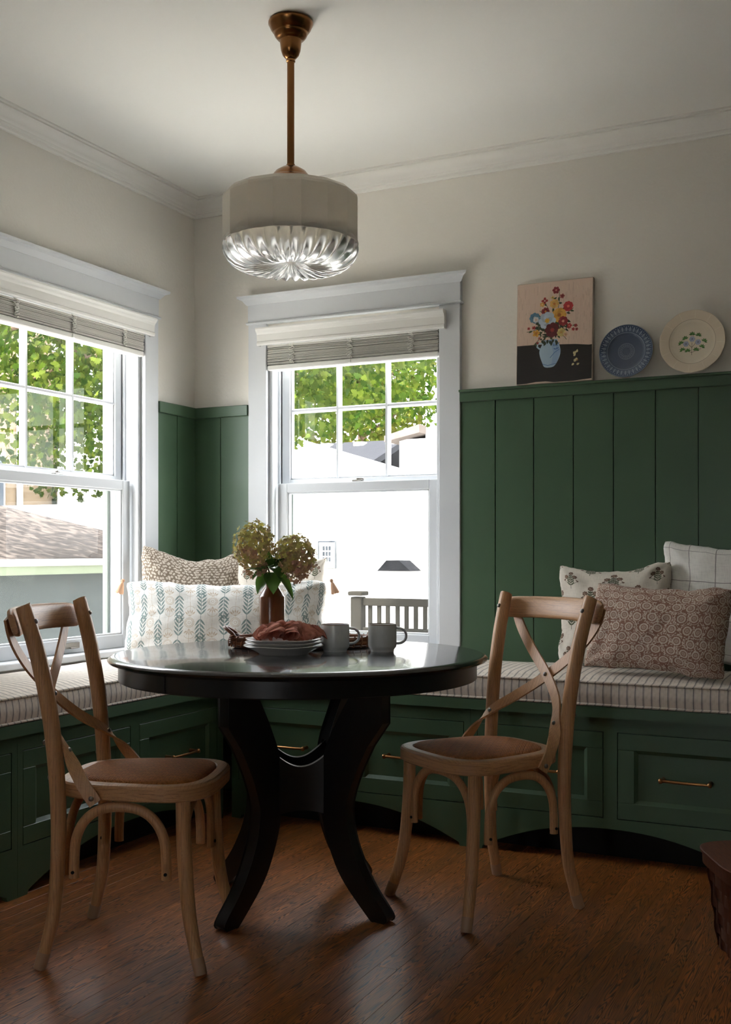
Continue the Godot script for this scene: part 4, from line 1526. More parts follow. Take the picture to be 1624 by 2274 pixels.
# ------------------------------------------------------------------ table
func make_table() -> void:
	var t := thing("pedestal_table", "round black pedestal table with glossy top and four curved legs", "table", Vector3(TABLE.x, 0, TABLE.z), 0.0)
	var y := TABLE.y
	var tp := B.new()
	tp.lathe([Vector2(0, y), Vector2(0.530, y), Vector2(0.541, y - 0.0012), Vector2(0.549, y - 0.005), Vector2(0.553, y - 0.010), Vector2(0.551, y - 0.015), Vector2(0.543, y - 0.019), Vector2(0.531, y - 0.023), Vector2(0.526, y - 0.024), Vector2(0, y - 0.024)], 128)
	obj("tabletop", tp, "table_black", t)
	var ap := B.new()
	var ya := y - 0.024
	var yb := 0.662
	ap.lathe([Vector2(0.495, ya), Vector2(0.522, ya), Vector2(0.522, yb + 0.003), Vector2(0.519, yb), Vector2(0.495, yb), Vector2(0.495, ya)], 112)
	obj("apron", ap, "leg_black", t)
	# blocks that cover the joints of the leaf
	for a in [103.4, 283.4]:
		var k := B.new()
		k.X = Transform3D(Basis(Vector3.UP, deg_to_rad(-a)), Vector3.ZERO)
		k.box(Vector3(0.5235, (ya + yb) / 2 + 0.001, 0), Vector3(0.006, ya - yb - 0.001, 0.030), 0.001)
		obj("apron_block", k, "leg_black", t)
	# bearers under the top
	var pl := B.new()
	for a in [11.0, 101.0]:
		pl.X = Transform3D(Basis(Vector3.UP, deg_to_rad(-a)), Vector3.ZERO)
		pl.box(Vector3(0, 0.684, 0), Vector3(0.88, 0.046, 0.07), 0.003)
	pl.X = Transform3D(Basis(Vector3.UP, deg_to_rad(-11)), Vector3.ZERO)
	pl.box(Vector3(0, 0.655, 0), Vector3(0.50, 0.022, 0.50), 0.004)
	obj("bearer", pl, "leg_black", t)
	var inner := cr2([Vector2(0.232, 0.645), Vector2(0.205, 0.617), Vector2(0.166, 0.555), Vector2(0.123, 0.475), Vector2(0.106, 0.410), Vector2(0.100, 0.340), Vector2(0.112, 0.245), Vector2(0.147, 0.155), Vector2(0.190, 0.090), Vector2(0.275, 0.008), Vector2(0.285, 0.004)], 4)
	var outer := cr2([Vector2(0.322, 0.004), Vector2(0.328, 0.022), Vector2(0.272, 0.085), Vector2(0.230, 0.150), Vector2(0.198, 0.225), Vector2(0.188, 0.295), Vector2(0.194, 0.335), Vector2(0.218, 0.400), Vector2(0.262, 0.484)], 4)
	var shape := inner
	shape.append_array(outer)
	shape.append(Vector2(0.314, 0.552))
	shape.append(Vector2(0.314, 0.645))
	for k in 4:
		var a := deg_to_rad(11.0 + 90.0 * k)
		var lg := B.new()
		lg.X = Transform3D(Basis(Vector3.UP, -a), Vector3.ZERO)
		# bevelled slab: the two faces sit a little inside the outline
		var c := 0.0035
		var inset := PackedVector2Array()
		var n := shape.size()
		var area := 0.0
		for i in n: area += shape[i].cross(shape[(i + 1) % n])
		for i in n:
			var d0 := (shape[i] - shape[(i + n - 1) % n]).normalized()
			var d1 := (shape[(i + 1) % n] - shape[i]).normalized()
			var nn := (d0.orthogonal() + d1.orthogonal()).normalized()
			inset.append(shape[i] + nn * (c * (-1.0 if area > 0 else 1.0)) * -1.0)
		var test := shape[3] - inset[3]
		var hw := 0.020
		var ids := Geometry2D.triangulate_polygon(shape)
		for s in [1.0, -1.0]:
			for i in range(0, ids.size(), 3):
				var p := []
				for q in 3: p.append(Vector3(inset[ids[i + q]].x, inset[ids[i + q]].y, hw * s))
				var cw: bool = (p[1] - p[0]).cross(p[2] - p[0]).z * s > 0
				if cw: lg.tri(p[0], p[2], p[1])
				else: lg.tri(p[0], p[1], p[2])
		for i in n:
			var j := (i + 1) % n
			var sharp: bool = (i >= inner.size() - 2 and i <= inner.size() + 4) or i >= n - 3
			var rows := [Vector3(inset[i].x, inset[i].y, -hw), Vector3(shape[i].x, shape[i].y, -hw + c), Vector3(shape[i].x, shape[i].y, hw - c), Vector3(inset[i].x, inset[i].y, hw)]
			var rown := [Vector3(inset[j].x, inset[j].y, -hw), Vector3(shape[j].x, shape[j].y, -hw + c), Vector3(shape[j].x, shape[j].y, hw - c), Vector3(inset[j].x, inset[j].y, hw)]
			for q in 3:
				var g: int = -1 if sharp else 10 + q
				if area > 0: lg.quad(rows[q], rows[q + 1], rown[q + 1], rown[q], g)
				else: lg.quad(rows[q], rown[q], rown[q + 1], rows[q + 1], g)
		lg.close()
		# small glide under the foot
		lg.tube(PackedVector3Array([Vector3(0.303, 0.0005, 0), Vector3(0.303, 0.006, 0)]), 0.010, 10)
		obj("leg", lg, "leg_black", t)
		# web with a dipping top edge from this leg to the next
		var st := B.new()
		var p0 := Vector3(cos(a), 0, sin(a)) * 0.122
		var p1 := Vector3(cos(a + PI / 2), 0, sin(a + PI / 2)) * 0.122
		var outd := (p0 + p1).normalized() * 0.010
		var rg := []
		for q in 17:
			var u := q / 16.0
			var m := p0.lerp(p1, u) - (p0 + p1).normalized() * 0.012 * sin(PI * u)
			var yt := 0.461 - 0.050 * sin(PI * u)
			var yb2 := 0.272 + 0.014 * sin(PI * u)
			rg.append(PackedVector3Array([m + outd + Vector3(0, yt, 0), m - outd + Vector3(0, yt, 0), m - outd + Vector3(0, yb2, 0), m + outd + Vector3(0, yb2, 0)]))
		for q in 16:
			for j in 4:
				var k2 := (j + 1) % 4
				st.quad(rg[q][j], rg[q + 1][j], rg[q + 1][k2], rg[q][k2], 20 + j)
		st.quad(rg[0][0], rg[0][1], rg[0][2], rg[0][3])
		st.quad(rg[16][3], rg[16][2], rg[16][1], rg[16][0])
		st.close()
		obj("web_panel", st, "leg_black", t)

# ------------------------------------------------------------------ chairs
func post(path: Array, rad: Array, per := 7, n := 14) -> B:
	var p := cr(path, per)
	var r := []
	for i in path.size() - 1:
		for k in per: r.append(lerpf(rad[i], rad[i + 1], float(k) / per))
	r.append(rad[-1])
	return B.new().tube(p, r, n)

func seat_outline(s: float) -> PackedVector2Array:
	# rounded trapezoid, wider in front; s shrinks it
	var out := PackedVector2Array()
	for i in 64:
		var a := TAU * i / 64
		var e := 0.52
		var x := signf(cos(a)) * pow(absf(cos(a)), e)
		var z := signf(sin(a)) * pow(absf(sin(a)), e * 1.05)
		var half := lerpf(0.168, 0.208, (z + 1) / 2)
		var bow := 0.012 * (1.0 - x * x) * (1.0 if z > 0 else 0.5) * absf(z)
		out.append(Vector2(x * (half - s), z * (0.196 - s) + signf(z) * bow + 0.006))
	return out

func make_chair(label: String, at: Vector3, facing: Vector2) -> Node3D:
	var t := thing("dining_chair", label, "chair", at, atan2(facing.x, facing.y), "bentwood cross-back chairs")
	var top := 0.455
	# seat frame
	var f := B.new()
	var rings := []
	for e in [[0.040, top - 0.040], [0.004, top - 0.040], [0.0, top - 0.036], [0.0, top - 0.007], [0.003, top - 0.002], [0.008, top], [0.031, top], [0.034, top - 0.004], [0.034, top - 0.018], [0.040, top - 0.040]]:
		var ring := PackedVector3Array()
		for p in seat_outline(e[0]): ring.append(Vector3(p.x, e[1], p.y))
		rings.append(ring)
	f.loft(rings, false, PackedInt32Array([1, 2, 3, 4, 5, 6, 7, 8]))
	obj("seat_frame", f, "chair_wood_across", t)
	var c := B.new()
	var o := seat_outline(0.0335)
	var rows := []
	for k in 9:
		var s: float = [1.0, 0.985, 0.95, 0.88, 0.75, 0.6, 0.4, 0.2, 0.0][k]
		var hup: float = [-0.010, 0.002, 0.0055, 0.0085, 0.0115, 0.0135, 0.015, 0.016, 0.0165][k]
		var row := []
		for p in o: row.append(Vector3(p.x * s, top + hup, (p.y - 0.006) * s + 0.006))
		rows.append(row)
	for k in 8:
		for i in 64:
			var j := (i + 1) % 64
			var q := [rows[k][i], rows[k][j], rows[k + 1][j], rows[k + 1][i]]
			var uv := []
			for p in q: uv.append(Vector2((p.x + p.z) / 0.052, (p.x - p.z) / 0.052))
			c.quad(q[0], q[1], q[2], q[3], 1, uv[0], uv[1], uv[2], uv[3])
	c.close()
	# underside so that the panel is closed
	obj("cane_seat", c, "cane", t)
	# legs
	for s in [-1.0, 1.0]:
		var lf := obj("leg", post([Vector3(s * 0.162, top - 0.039, 0.148), Vector3(s * 0.163, 0.30, 0.151), Vector3(s * 0.170, 0.15, 0.164), Vector3(s * 0.185, 0.045, 0.187), Vector3(s * 0.194, 0.003, 0.200)], [0.0185, 0.0185, 0.0175, 0.0155, 0.0145]), "chair_wood", t)
		obj("foot_cap", post([Vector3(s * 0.1865, 0.038, 0.1893), Vector3(s * 0.192, 0.014, 0.197), Vector3(s * 0.195, 0.0004, 0.201)], [0.0163, 0.0160, 0.0155], 3), "cap_plastic", lf)
		var bk := obj("back_post", post([Vector3(s * 0.192, 0.003, -0.205), Vector3(s * 0.186, 0.06, -0.190), Vector3(s * 0.180, 0.15, -0.172), Vector3(s * 0.175, 0.32, -0.164), Vector3(s * 0.175, 0.46, -0.168), Vector3(s * 0.180, 0.62, -0.183), Vector3(s * 0.188, 0.77, -0.211), Vector3(s * 0.196, 0.885, -0.243), Vector3(s * 0.1965, 0.892, -0.245)], [0.0145, 0.0155, 0.017, 0.019, 0.020, 0.0205, 0.0205, 0.0195, 0.0165]), "chair_wood", t)
		obj("foot_cap", post([Vector3(s * 0.188, 0.040, -0.195), Vector3(s * 0.191, 0.014, -0.202), Vector3(s * 0.193, 0.0004, -0.206)], [0.0165, 0.0160, 0.0155], 3), "cap_plastic", bk)
	# curved top rail behind the posts
	var r := B.new()
	var rr := []
	var hh := 0.034
	for i in 25:
		var u := -1.0 + i / 12.0
		var x := u * 0.222
		var z := -0.261 - 0.042 * (1.0 - u * u)
		var y := 0.852 + 0.004 * (1.0 - u * u)
		var k := hh * (1.0 if absf(u) < 0.9 else lerpf(1.0, 0.70, (absf(u) - 0.9) / 0.1))
		var th := 0.0115 * (1.0 if absf(u) < 0.93 else 0.7)
		var tl := 0.30
		var ring := PackedVector3Array()
		for q in 14:
			var a := TAU * q / 14
			var py := signf(sin(a)) * pow(absf(sin(a)), 0.55) * k
			var pz := signf(cos(a)) * pow(absf(cos(a)), 0.7) * th
			ring.append(Vector3(x, y + py, z + pz - py * tl))
		rr.append(ring)
	r.loft(rr, true)
	obj("top_rail", r, "chair_wood_across", t)
	# crossed straps: from the rail behind one post, over the crossing, past the other post, down to the side of the seat
	for s in [-1.0, 1.0]:
		var path := cr([Vector3(-s * 0.200, 0.866, -0.286), Vector3(-s * 0.176, 0.808, -0.282), Vector3(-s * 0.110, 0.738, -0.272 + s * 0.002), Vector3(0, 0.655, -0.250 + s * 0.0045), Vector3(s * 0.088, 0.588, -0.208), Vector3(s * 0.150, 0.536, -0.152), Vector3(s * 0.178, 0.495, -0.122), Vector3(s * 0.194, 0.450, -0.090), Vector3(s * 0.198, 0.412, -0.062)], 6)
		var face := PackedVector3Array()
		for i in path.size():
			var u := float(i) / (path.size() - 1)
			var k := smoothstep(0.5, 0.93, u)
			face.append(Vector3(0, 0.25, 1).lerp(Vector3(s, 0, 0.10), k).normalized())
		obj("cross_strap", B.new().ribbon(path, face, 0.033, 0.0065), "chair_wood", t)
	# bentwood arches under the seat
	var corners := [[Vector3(-0.168, 0, 0.150), Vector3(0.168, 0, 0.150), Vector3(0, 0, -0.005)], [Vector3(0.176, 0, 0.135), Vector3(0.180, 0, -0.150), Vector3(-0.004, 0, 0)], [Vector3(0.168, 0, -0.160), Vector3(-0.168, 0, -0.160), Vector3(0, 0, 0.008)], [Vector3(-0.180, 0, -0.150), Vector3(-0.176, 0, 0.135), Vector3(0.004, 0, 0)]]
	for e in corners:
		var A: Vector3 = e[0]
		var D: Vector3 = e[1]
		var dir := (D - A).normalized()
		A += dir * 0.026 + e[2]
		D += -dir * 0.026 + e[2]
		var pts := []
		for k in 13:
			var q := k / 12.0
			var a := PI * q
			var yy := 0.255 + 0.145 * pow(sin(a), 0.75)
			pts.append(A.lerp(D, 0.5 - 0.5 * signf(cos(a)) * pow(absf(cos(a)), 0.85)) + Vector3(0, yy, 0))
		pts.push_front(A + Vector3(0, 0.222, 0))
		pts.append(D + Vector3(0, 0.222, 0))
		obj("arch_brace", B.new().tube(cr(pts, 3), 0.0128, 10, true, 0.85, dir.cross(Vector3.UP)), "chair_wood", t)
		for w in [A, D]:
			var sc := B.new()
			var outw: Vector3 = dir.cross(Vector3.UP)
			if outw.dot(A) < 0: outw = -outw
			sc.tube(PackedVector3Array([w + Vector3(0, 0.238, 0) + outw * 0.010, w + Vector3(0, 0.238, 0) + outw * 0.0132]), 0.0042, 8)
			obj("screw_hole", sc, "black_board", t)
	# bolts
	for s in [-1.0, 1.0]:
		for e in [[Vector3(s * 0.1945, 0.858, -0.216), Vector3(0, 0.3, 1)], [Vector3(s * 0.2025, 0.425, -0.071), Vector3(s, 0, 0)], [Vector3(s * 0.178, 0.555, -0.182), Vector3(0, 0.1, -1)], [Vector3(s * 0.1765, 0.470, -0.170), Vector3(0, 0, -1)], [Vector3(s * 0.152, 0.534, -0.146), Vector3(-s * 0.2, 0.3, 0.9)]]:
			bolt(t, e[0], e[1], 0.016 if e[1].z < -0.5 else 0.001)
	bolt(t, Vector3(0, 0.655, -0.244), Vector3(0, 0.2, 1), 0.003)
	bolt(t, Vector3(0, 0.655, -0.256), Vector3(0, -0.2, -1), 0.003)
	return t

func bolt(t: Node3D, p: Vector3, d: Vector3, off: float) -> void:
	d = d.normalized()
	var b := B.new()
	var q := p + d * off
	b.tube(PackedVector3Array([q, q + d * 0.003, q + d * 0.0048, q + d * 0.0056]), [0.0066, 0.0062, 0.004, 0.0008], 12)
	obj("bolt", b, "steel", t)

# ------------------------------------------------------------------ pendant lamp
func make_lamp() -> void:
	var x := 1.239
	var z := 1.287
	var t := thing("pendant_lamp", "brass pendant lamp with faceted milk glass shade over the table", "lamp", Vector3(x, WALL_TOP, z), 0.0)
	var c := B.new()
	var prof := [Vector2(0, -0.0002), Vector2(0.062, -0.0002), Vector2(0.066, -0.004), Vector2(0.066, -0.009), Vector2(0.063, -0.014), Vector2(0.060, -0.022), Vector2(0.053, -0.032), Vector2(0.050, -0.035), Vector2(0.050, -0.037), Vector2(0.047, -0.044), Vector2(0.040, -0.052), Vector2(0.033, -0.056), Vector2(0.0325, -0.058), Vector2(0.031, -0.070), Vector2(0.029, -0.086), Vector2(0.024, -0.100), Vector2(0.016, -0.109), Vector2(0.012, -0.111), Vector2(0.0135, -0.114), Vector2(0.0135, -0.119), Vector2(0.011, -0.121), Vector2(0, -0.121)]
	c.lathe(prof, 48, null, 50.0)
	obj("canopy", c, "brass", t)
	obj("rod", B.new().tube(PackedVector3Array([Vector3(0, -0.118, 0), Vector3(0, -0.447, 0)]), 0.0108, 20), "brass", t)
	var fy := -0.440
	var f := B.new()
	f.lathe([Vector2(0, fy + 0.018), Vector2(0.0125, fy + 0.018), Vector2(0.014, fy + 0.010), Vector2(0.026, fy + 0.008), Vector2(0.045, fy - 0.004), Vector2(0.056, fy - 0.018), Vector2(0.060, fy - 0.024), Vector2(0.078, fy - 0.030), Vector2(0.084, fy - 0.036), Vector2(0.084, fy - 0.040), Vector2(0, fy - 0.040)], 48, null, 60.0)
	obj("fitter", f, "brass", t)
	# milk glass: sixteen flat sides, open below
	var s := B.new()
	var n := 16
	var rings := []
	for e in [[0.080, -0.479], [0.150, -0.498], [0.186, -0.511], [0.198, -0.523], [0.200, -0.531], [0.200, -0.660], [0.1955, -0.660], [0.1955, -0.533], [0.184, -0.516], [0.148, -0.503], [0.080, -0.484], [0.080, -0.479]]:
		var ring := PackedVector3Array()
		for k in n:
			var a := TAU * (k + 0.3) / n
			ring.append(Vector3(cos(a), 0, sin(a)) * e[0] / cos(PI / n) * 0.985 + Vector3(0, e[1], 0))
		rings.append(ring)
	for i in rings.size() - 1:
		for k in n:
			var j := (k + 1) % n
			s.quad(rings[i][k], rings[i][j], rings[i + 1][j], rings[i + 1][k], -1)
	s.close()
	obj("glass_shade", s, "milk_glass", t)
	# clear fluted bowl closing the shade
	var g := B.new()
	var low := []
	var up := []
	var m := 30
	var pr := [[0.2005, -0.655], [0.201, -0.672], [0.197, -0.690], [0.186, -0.708], [0.165, -0.724], [0.138, -0.733], [0.108, -0.735], [0.075, -0.730], [0.045, -0.721], [0.020, -0.712], [0.006, -0.708]]
	var seg := m * 6
	for e in pr:
		var row := []
		var row2 := []
		for k in seg:
			var a := TAU * k / seg
			var fl := 1.0 - absf(sin(a * m / 2.0))
			var amp: float = 0.012 * smoothstep(0.004, 0.10, e[0]) * smoothstep(-0.652, -0.690, e[1])
			var rim := 0.010 * fl * smoothstep(0.13, 0.19, e[0]) * smoothstep(-0.652, -0.690, e[1])
			row.append(Vector3(cos(a) * (e[0] - rim), e[1] + amp * fl, sin(a) * (e[0] - rim)))
			row2.append(Vector3(cos(a) * (e[0] * 0.955), e[1] + 0.022, sin(a) * (e[0] * 0.955)))
		low.append(row)
		up.append(row2)
	for i in pr.size() - 1:
		for k in seg:
			var j := (k + 1) % seg
			g.quad(low[i][k], low[i][j], low[i + 1][j], low[i + 1][k], 1)
			g.quad(up[i][k], up[i + 1][k], up[i + 1][j], up[i][j], 2)
	for k in seg:
		var j := (k + 1) % seg
		g.quad(low[0][k], up[0][k], up[0][j], low[0][j], 3)
		g.tri(low[-1][k], low[-1][j], Vector3(0, -0.7075, 0), 1)
		g.tri(up[-1][j], up[-1][k], Vector3(0, -0.686, 0), 2)
	g.close()
	obj("fluted_glass", g, "clear_glass", t)
	var b := B.new()
	b.lathe([Vector2(0, -0.482), Vector2(0.020, -0.482), Vector2(0.020, -0.530), Vector2(0.014, -0.534), Vector2(0.014, -0.540), Vector2(0.022, -0.560), Vector2(0.030, -0.585), Vector2(0.030, -0.602), Vector2(0.021, -0.622), Vector2(0, -0.631)], 24)
	obj("light_bulb", b, "bulb", t)

# ------------------------------------------------------------------ on the table
const RIGHT := Vector3(0.8983, 0, -0.4393)
const AWAY := Vector3(-0.4393, 0, -0.8983)

func make_tableware() -> void:
	var y := TABLE.y + 0.0003
	# mugs
	var mug_at := [Vector3(1.343, y, 1.203), Vector3(1.466, y, 1.135)]
	var lbl := ["pale grey stoneware mug beside the plate stack", "pale grey stoneware mug standing alone at the right"]
	for k in 2:
		var t := thing("mug", lbl[k], "mug", mug_at[k], 0.0, "stoneware mugs")
		var b := B.new()
		b.lathe([Vector2(0, 0.003), Vector2(0.030, 0.003), Vector2(0.031, 0.0), Vector2(0.0345, 0.0), Vector2(0.0355, 0.006), Vector2(0.0365, 0.008), Vector2(0.041, 0.013), Vector2(0.0425, 0.018), Vector2(0.0425, 0.077), Vector2(0.0418, 0.0805), Vector2(0.0402, 0.0815), Vector2(0.0388, 0.080), Vector2(0.0385, 0.020), Vector2(0.034, 0.012), Vector2(0, 0.010)], 48, null, 50.0)
		obj("body", b, "mug_glaze", t)
		var r := B.new()
		r.lathe([Vector2(0.0421, 0.0795), Vector2(0.0416, 0.0817), Vector2(0.0402, 0.0823), Vector2(0.0388, 0.0812), Vector2(0.0392, 0.0795), Vector2(0.0421, 0.0795)], 48)
		obj("rim", r, "mug_rim", t)
		var h := B.new()
		var p := []
		for i in 13:
			var a := PI * 0.5 - PI * i / 12.0
			p.append(RIGHT * (0.0405 + 0.031 * pow(maxf(cos(a), 0), 0.75)) + Vector3(0, 0.047 + 0.023 * sin(a), 0))
		h.tube(cr(p, 3), 0.0052, 10, true, 0.75, Vector3.UP)
		obj("handle", h, "mug_glaze", t)
	# plates
	var pc := Vector3(1.242, y, 1.332)
	var pl := ["white plate at the bottom of the stack", "white plate in the middle of the stack", "white plate on top of the stack, under the napkins"]
	for k in 3:
		var b := B.new()
		var R: float = [0.117, 0.113, 0.112][k]
		var low := 0.0 if k == 0 else 0.010
		var prof := [Vector2(0, 0.004 + low * 0.4), Vector2(0.064, 0.004 + low * 0.4), Vector2(0.066, low * 0.4), Vector2(0.071, low * 0.4), Vector2(0.074, 0.004 + low * 0.5), Vector2(0.090, 0.013 + low * 0.3), Vector2(R - 0.004, 0.0235), Vector2(R, 0.0258), Vector2(R - 0.0015, 0.0275), Vector2(R - 0.006, 0.0268), Vector2(0.090, 0.0185 + low * 0.2), Vector2(0.072, 0.0105 + low * 0.4), Vector2(0, 0.0085 + low * 0.4)]
		b.lathe(prof, 56, func(a: float, r: float, yy: float) -> Vector2: return Vector2(r * (1.0 + 0.006 * sin(a * 3.0 + k * 1.3) * smoothstep(0.08, 0.11, r)), yy + 0.0009 * sin(a * 5.0 + k) * smoothstep(0.08, 0.11, r)), 60.0)
		var o := obj("plate", b, "porcelain")
		tag(o, pl[k], "plate", "stacked white plates")
		o.position = pc + Vector3(0.001 * k, 0.0096 * k, 0.0015 * k)
	make_napkins(pc + Vector3(0, 0.034, 0))
	# tray with rattan rim and bent handles
	var tc := Vector3(1.176, y, 1.108)
	var tr := thing("serving_tray", "oval wooden tray with wrapped rattan rim behind the plates", "tray", tc, 0.0)
	var lx := 0.218
	var lz := 0.098
	var E := func(a: float, k: float, h: float) -> Vector3: return RIGHT * (cos(a) * lx * k) + AWAY * (sin(a) * lz * k) + Vector3(0, h, 0)
	var bs := B.new()
	var rg := []
	for e in [[0.96, 0.0], [1.0, 0.002], [1.0, 0.007], [0.97, 0.009]]:
		var ring := PackedVector3Array()
		for k in 48: ring.append(E.call(TAU * k / 48, e[0], e[1]))
		rg.append(ring)
	bs.loft(rg, true, PackedInt32Array([1, 2]))
	obj("base", bs, "tray_wood", tr)
	for lv in 2:
		var p := PackedVector3Array()
		for k in 65: p.append(E.call(TAU * k / 64, 1.0, 0.016 + lv * 0.013))
		obj("rim", B.new().tube(p, 0.0075, 10), "rattan", tr)
	for k in 40:
		var a := TAU * k / 40
		var w := B.new()
		w.tube(PackedVector3Array([E.call(a, 1.0, 0.004) + E.call(a, 0.045, 0), E.call(a + 0.03, 1.0, 0.020) + E.call(a, 0.046, 0), E.call(a + 0.06, 1.0, 0.038) + E.call(a, 0.02, 0)]), 0.0028, 6)
		obj("lashing", w, "rattan", tr)
	for s in [0.0, PI]:
		var h := B.new()
		var q := []
		for k in 11:
			var u := k / 10.0
			q.append(E.call(s + lerpf(-0.42, 0.42, u), 1.0 + 0.10 * sin(PI * u), 0.024 + 0.038 * pow(sin(PI * u), 0.6)))
		h.tube(cr(q, 3), 0.0062, 10)
		var ho := obj("handle", h, "rattan", tr)
		for u in [0.12, 0.88]:
			var wr := B.new()
			for k in 4:
				var at: Vector3 = E.call(s + lerpf(-0.42, 0.42, u), 1.02, 0.018 + k * 0.006)
				var ringp := PackedVector3Array()
				for j in 13: ringp.append(at + Vector3(cos(TAU * j / 12) * 0.0098, 0.002 * sin(TAU * j / 6.0), sin(TAU * j / 12) * 0.0098))
				wr.tube(ringp, 0.0026, 6)
			obj("wrapping", wr, "rattan", ho)
	# stoneware bottle
	var vc := Vector3(1.089, y + 0.0092, 1.144)
	var v := B.new()
	v.lathe([Vector2(0, 0.002), Vector2(0.034, 0.002), Vector2(0.037, 0.0), Vector2(0.0395, 0.004), Vector2(0.0405, 0.010), Vector2(0.0405, 0.146), Vector2(0.0395, 0.149), Vector2(0.0375, 0.151), Vector2(0.030, 0.164), Vector2(0.0225, 0.175), Vector2(0.0205, 0.182), Vector2(0.0205, 0.198), Vector2(0.0245, 0.201), Vector2(0.0250, 0.208), Vector2(0.0225, 0.211), Vector2(0.0195, 0.209), Vector2(0.0165, 0.198), Vector2(0.0165, 0.178), Vector2(0.034, 0.145), Vector2(0.034, 0.012), Vector2(0, 0.010)], 48, null, 50.0)
	var vo := obj("stoneware_vase", v, "stoneware")
	vo.position = vc
	tag(vo, "brown stoneware bottle vase holding two hydrangeas", "vase")
	make_flowers(vc + Vector3(0, 0.205, 0))

func make_napkins(p: Vector3) -> void:
	# one bunched up on the plates, one pleated in front of it
	var nz := FastNoiseLite.new()
	nz.seed = 15
	nz.frequency = 1.0
	var rest := func(pt: Vector3) -> Vector3:
		# lie on the plates: their well, their rim, and hang over the edge
		var rr := Vector2(pt.x - p.x, pt.z - p.z).length()
		var lowest := p.y - 0.0005 + 0.0165 * smoothstep(0.080, 0.100, rr)
		if rr > 0.121: pt.y -= (rr - 0.121) * 1.2
		else: pt.y = maxf(pt.y, lowest)
		return pt
	var b := B.new()
	var nt := 26
	var na := 120
	var c := p + RIGHT * 0.012 + AWAY * 0.028
	var rows := []
	for i in nt + 1:
		var t := float(i) / nt
		var row := []
		for j in na:
			var a := TAU * j / na
			var d := Vector2(cos(a), sin(a))
			var w := nz.get_noise_2d(d.x * 1.3 + t * 0.9, d.y * 1.3 + 4.0)
			var f1 := absf(sin(a * 2.5 + w * 4.0 + t * 2.2))
			var f2 := sin(a * 9.0 + w * 9.0 - t * 5.0)
			var hgt := 0.052 * pow(1.0 - pow(t, 2.2), 0.7) * (0.62 + 0.45 * f1) + 0.012 * f2 * t * (1.0 - 0.3 * t) + 0.010 * t
			hgt += 0.006 * nz.get_noise_2d(d.x * t * 9.0, d.y * t * 9.0)
			var rad := t * (1.0 + 0.10 * f2 * t + 0.14 * w)
			var pt: Vector3 = c + RIGHT * (d.x * 0.104 * rad) + AWAY * (d.y * 0.070 * rad) + Vector3(0, hgt, 0)
			row.append(rest.call(pt))
		rows.append(row)
	for i in nt:
		for j in na:
			var k := (j + 1) % na
			b.quad(rows[i][j], rows[i][k], rows[i + 1][k], rows[i + 1][j], 1, Vector2(j / 40.0, i / 16.0), Vector2((j + 1) / 40.0, i / 16.0), Vector2((j + 1) / 40.0, (i + 1) / 16.0), Vector2(j / 40.0, (i + 1) / 16.0))
	tag(obj("napkin", b, "napkin"), "crumpled terracotta napkin heaped on the plate stack", "napkin", "terracotta napkins")
	var e := B.new()
	var nu := 80
	var nv := 20
	var base := p + RIGHT * -0.012 + AWAY * -0.046
	var pts := []
	for i in nu + 1:
		var row := []
		var u := float(i) / nu
		for j in nv + 1:
			var v := float(j) / nv - 0.5
			var ph := u * 2.6 * TAU + nz.get_noise_2d(u * 1.9, v * 2.0) * 3.4 + v * 1.4
			var x := (u - 0.5) * 0.135 * (0.7 + 0.6 * absf(v)) + 0.020 * sin(ph + 0.8)
			var yy := 0.024 * (1.0 + cos(ph)) * (0.75 + 0.5 * v) + 0.014 * sin(PI * u)
			var z := v * 0.088 + 0.014 * sin(ph * 0.7 + 1.0) + 0.010 * nz.get_noise_2d(u * 5.0, v * 5.0)
			yy += 0.003 * nz.get_noise_2d(u * 14.0, v * 14.0)
			row.append(rest.call(base + RIGHT * x + AWAY * z + Vector3(0, yy + 0.004, 0)))
		pts.append(row)
	for i in nu:
		for j in nv:
			e.quad(pts[i][j], pts[i][j + 1], pts[i + 1][j + 1], pts[i + 1][j], 1, Vector2(i / 40.0, j / 20.0), Vector2(i / 40.0, (j + 1) / 20.0), Vector2((i + 1) / 40.0, (j + 1) / 20.0), Vector2((i + 1) / 40.0, j / 20.0))
	tag(obj("napkin", e, "napkin"), "ruffled terracotta napkin at the front of the plate stack", "napkin", "terracotta napkins")

func floret(b: B, p: Vector3, n: Vector3, r: float, spin: float) -> void:
	var t := n.cross(Vector3.UP if absf(n.y) < 0.9 else Vector3.RIGHT).normalized()
	var s := n.cross(t)
	for k in 4:
		var a := spin + k * PI / 2
		var d := t * cos(a) + s * sin(a)
		var e := n.cross(d)
		var cup := 0.25
		var p0 := p
		var p1 := p + d * r * 0.45 + e * r * 0.44 + n * r * cup * 0.3
		var p2 := p + d * r * 0.92 + e * r * 0.34 + n * r * cup
		var p3 := p + d * r * 1.08 + n * r * cup * 1.2
		var p4 := p + d * r * 0.92 - e * r * 0.34 + n * r * cup
		var p5 := p + d * r * 0.45 - e * r * 0.44 + n * r * cup * 0.3
		b.tri(p0, p1, p2, -1); b.tri(p0, p2, p3, -1); b.tri(p0, p3, p4, -1); b.tri(p0, p4, p5, -1)

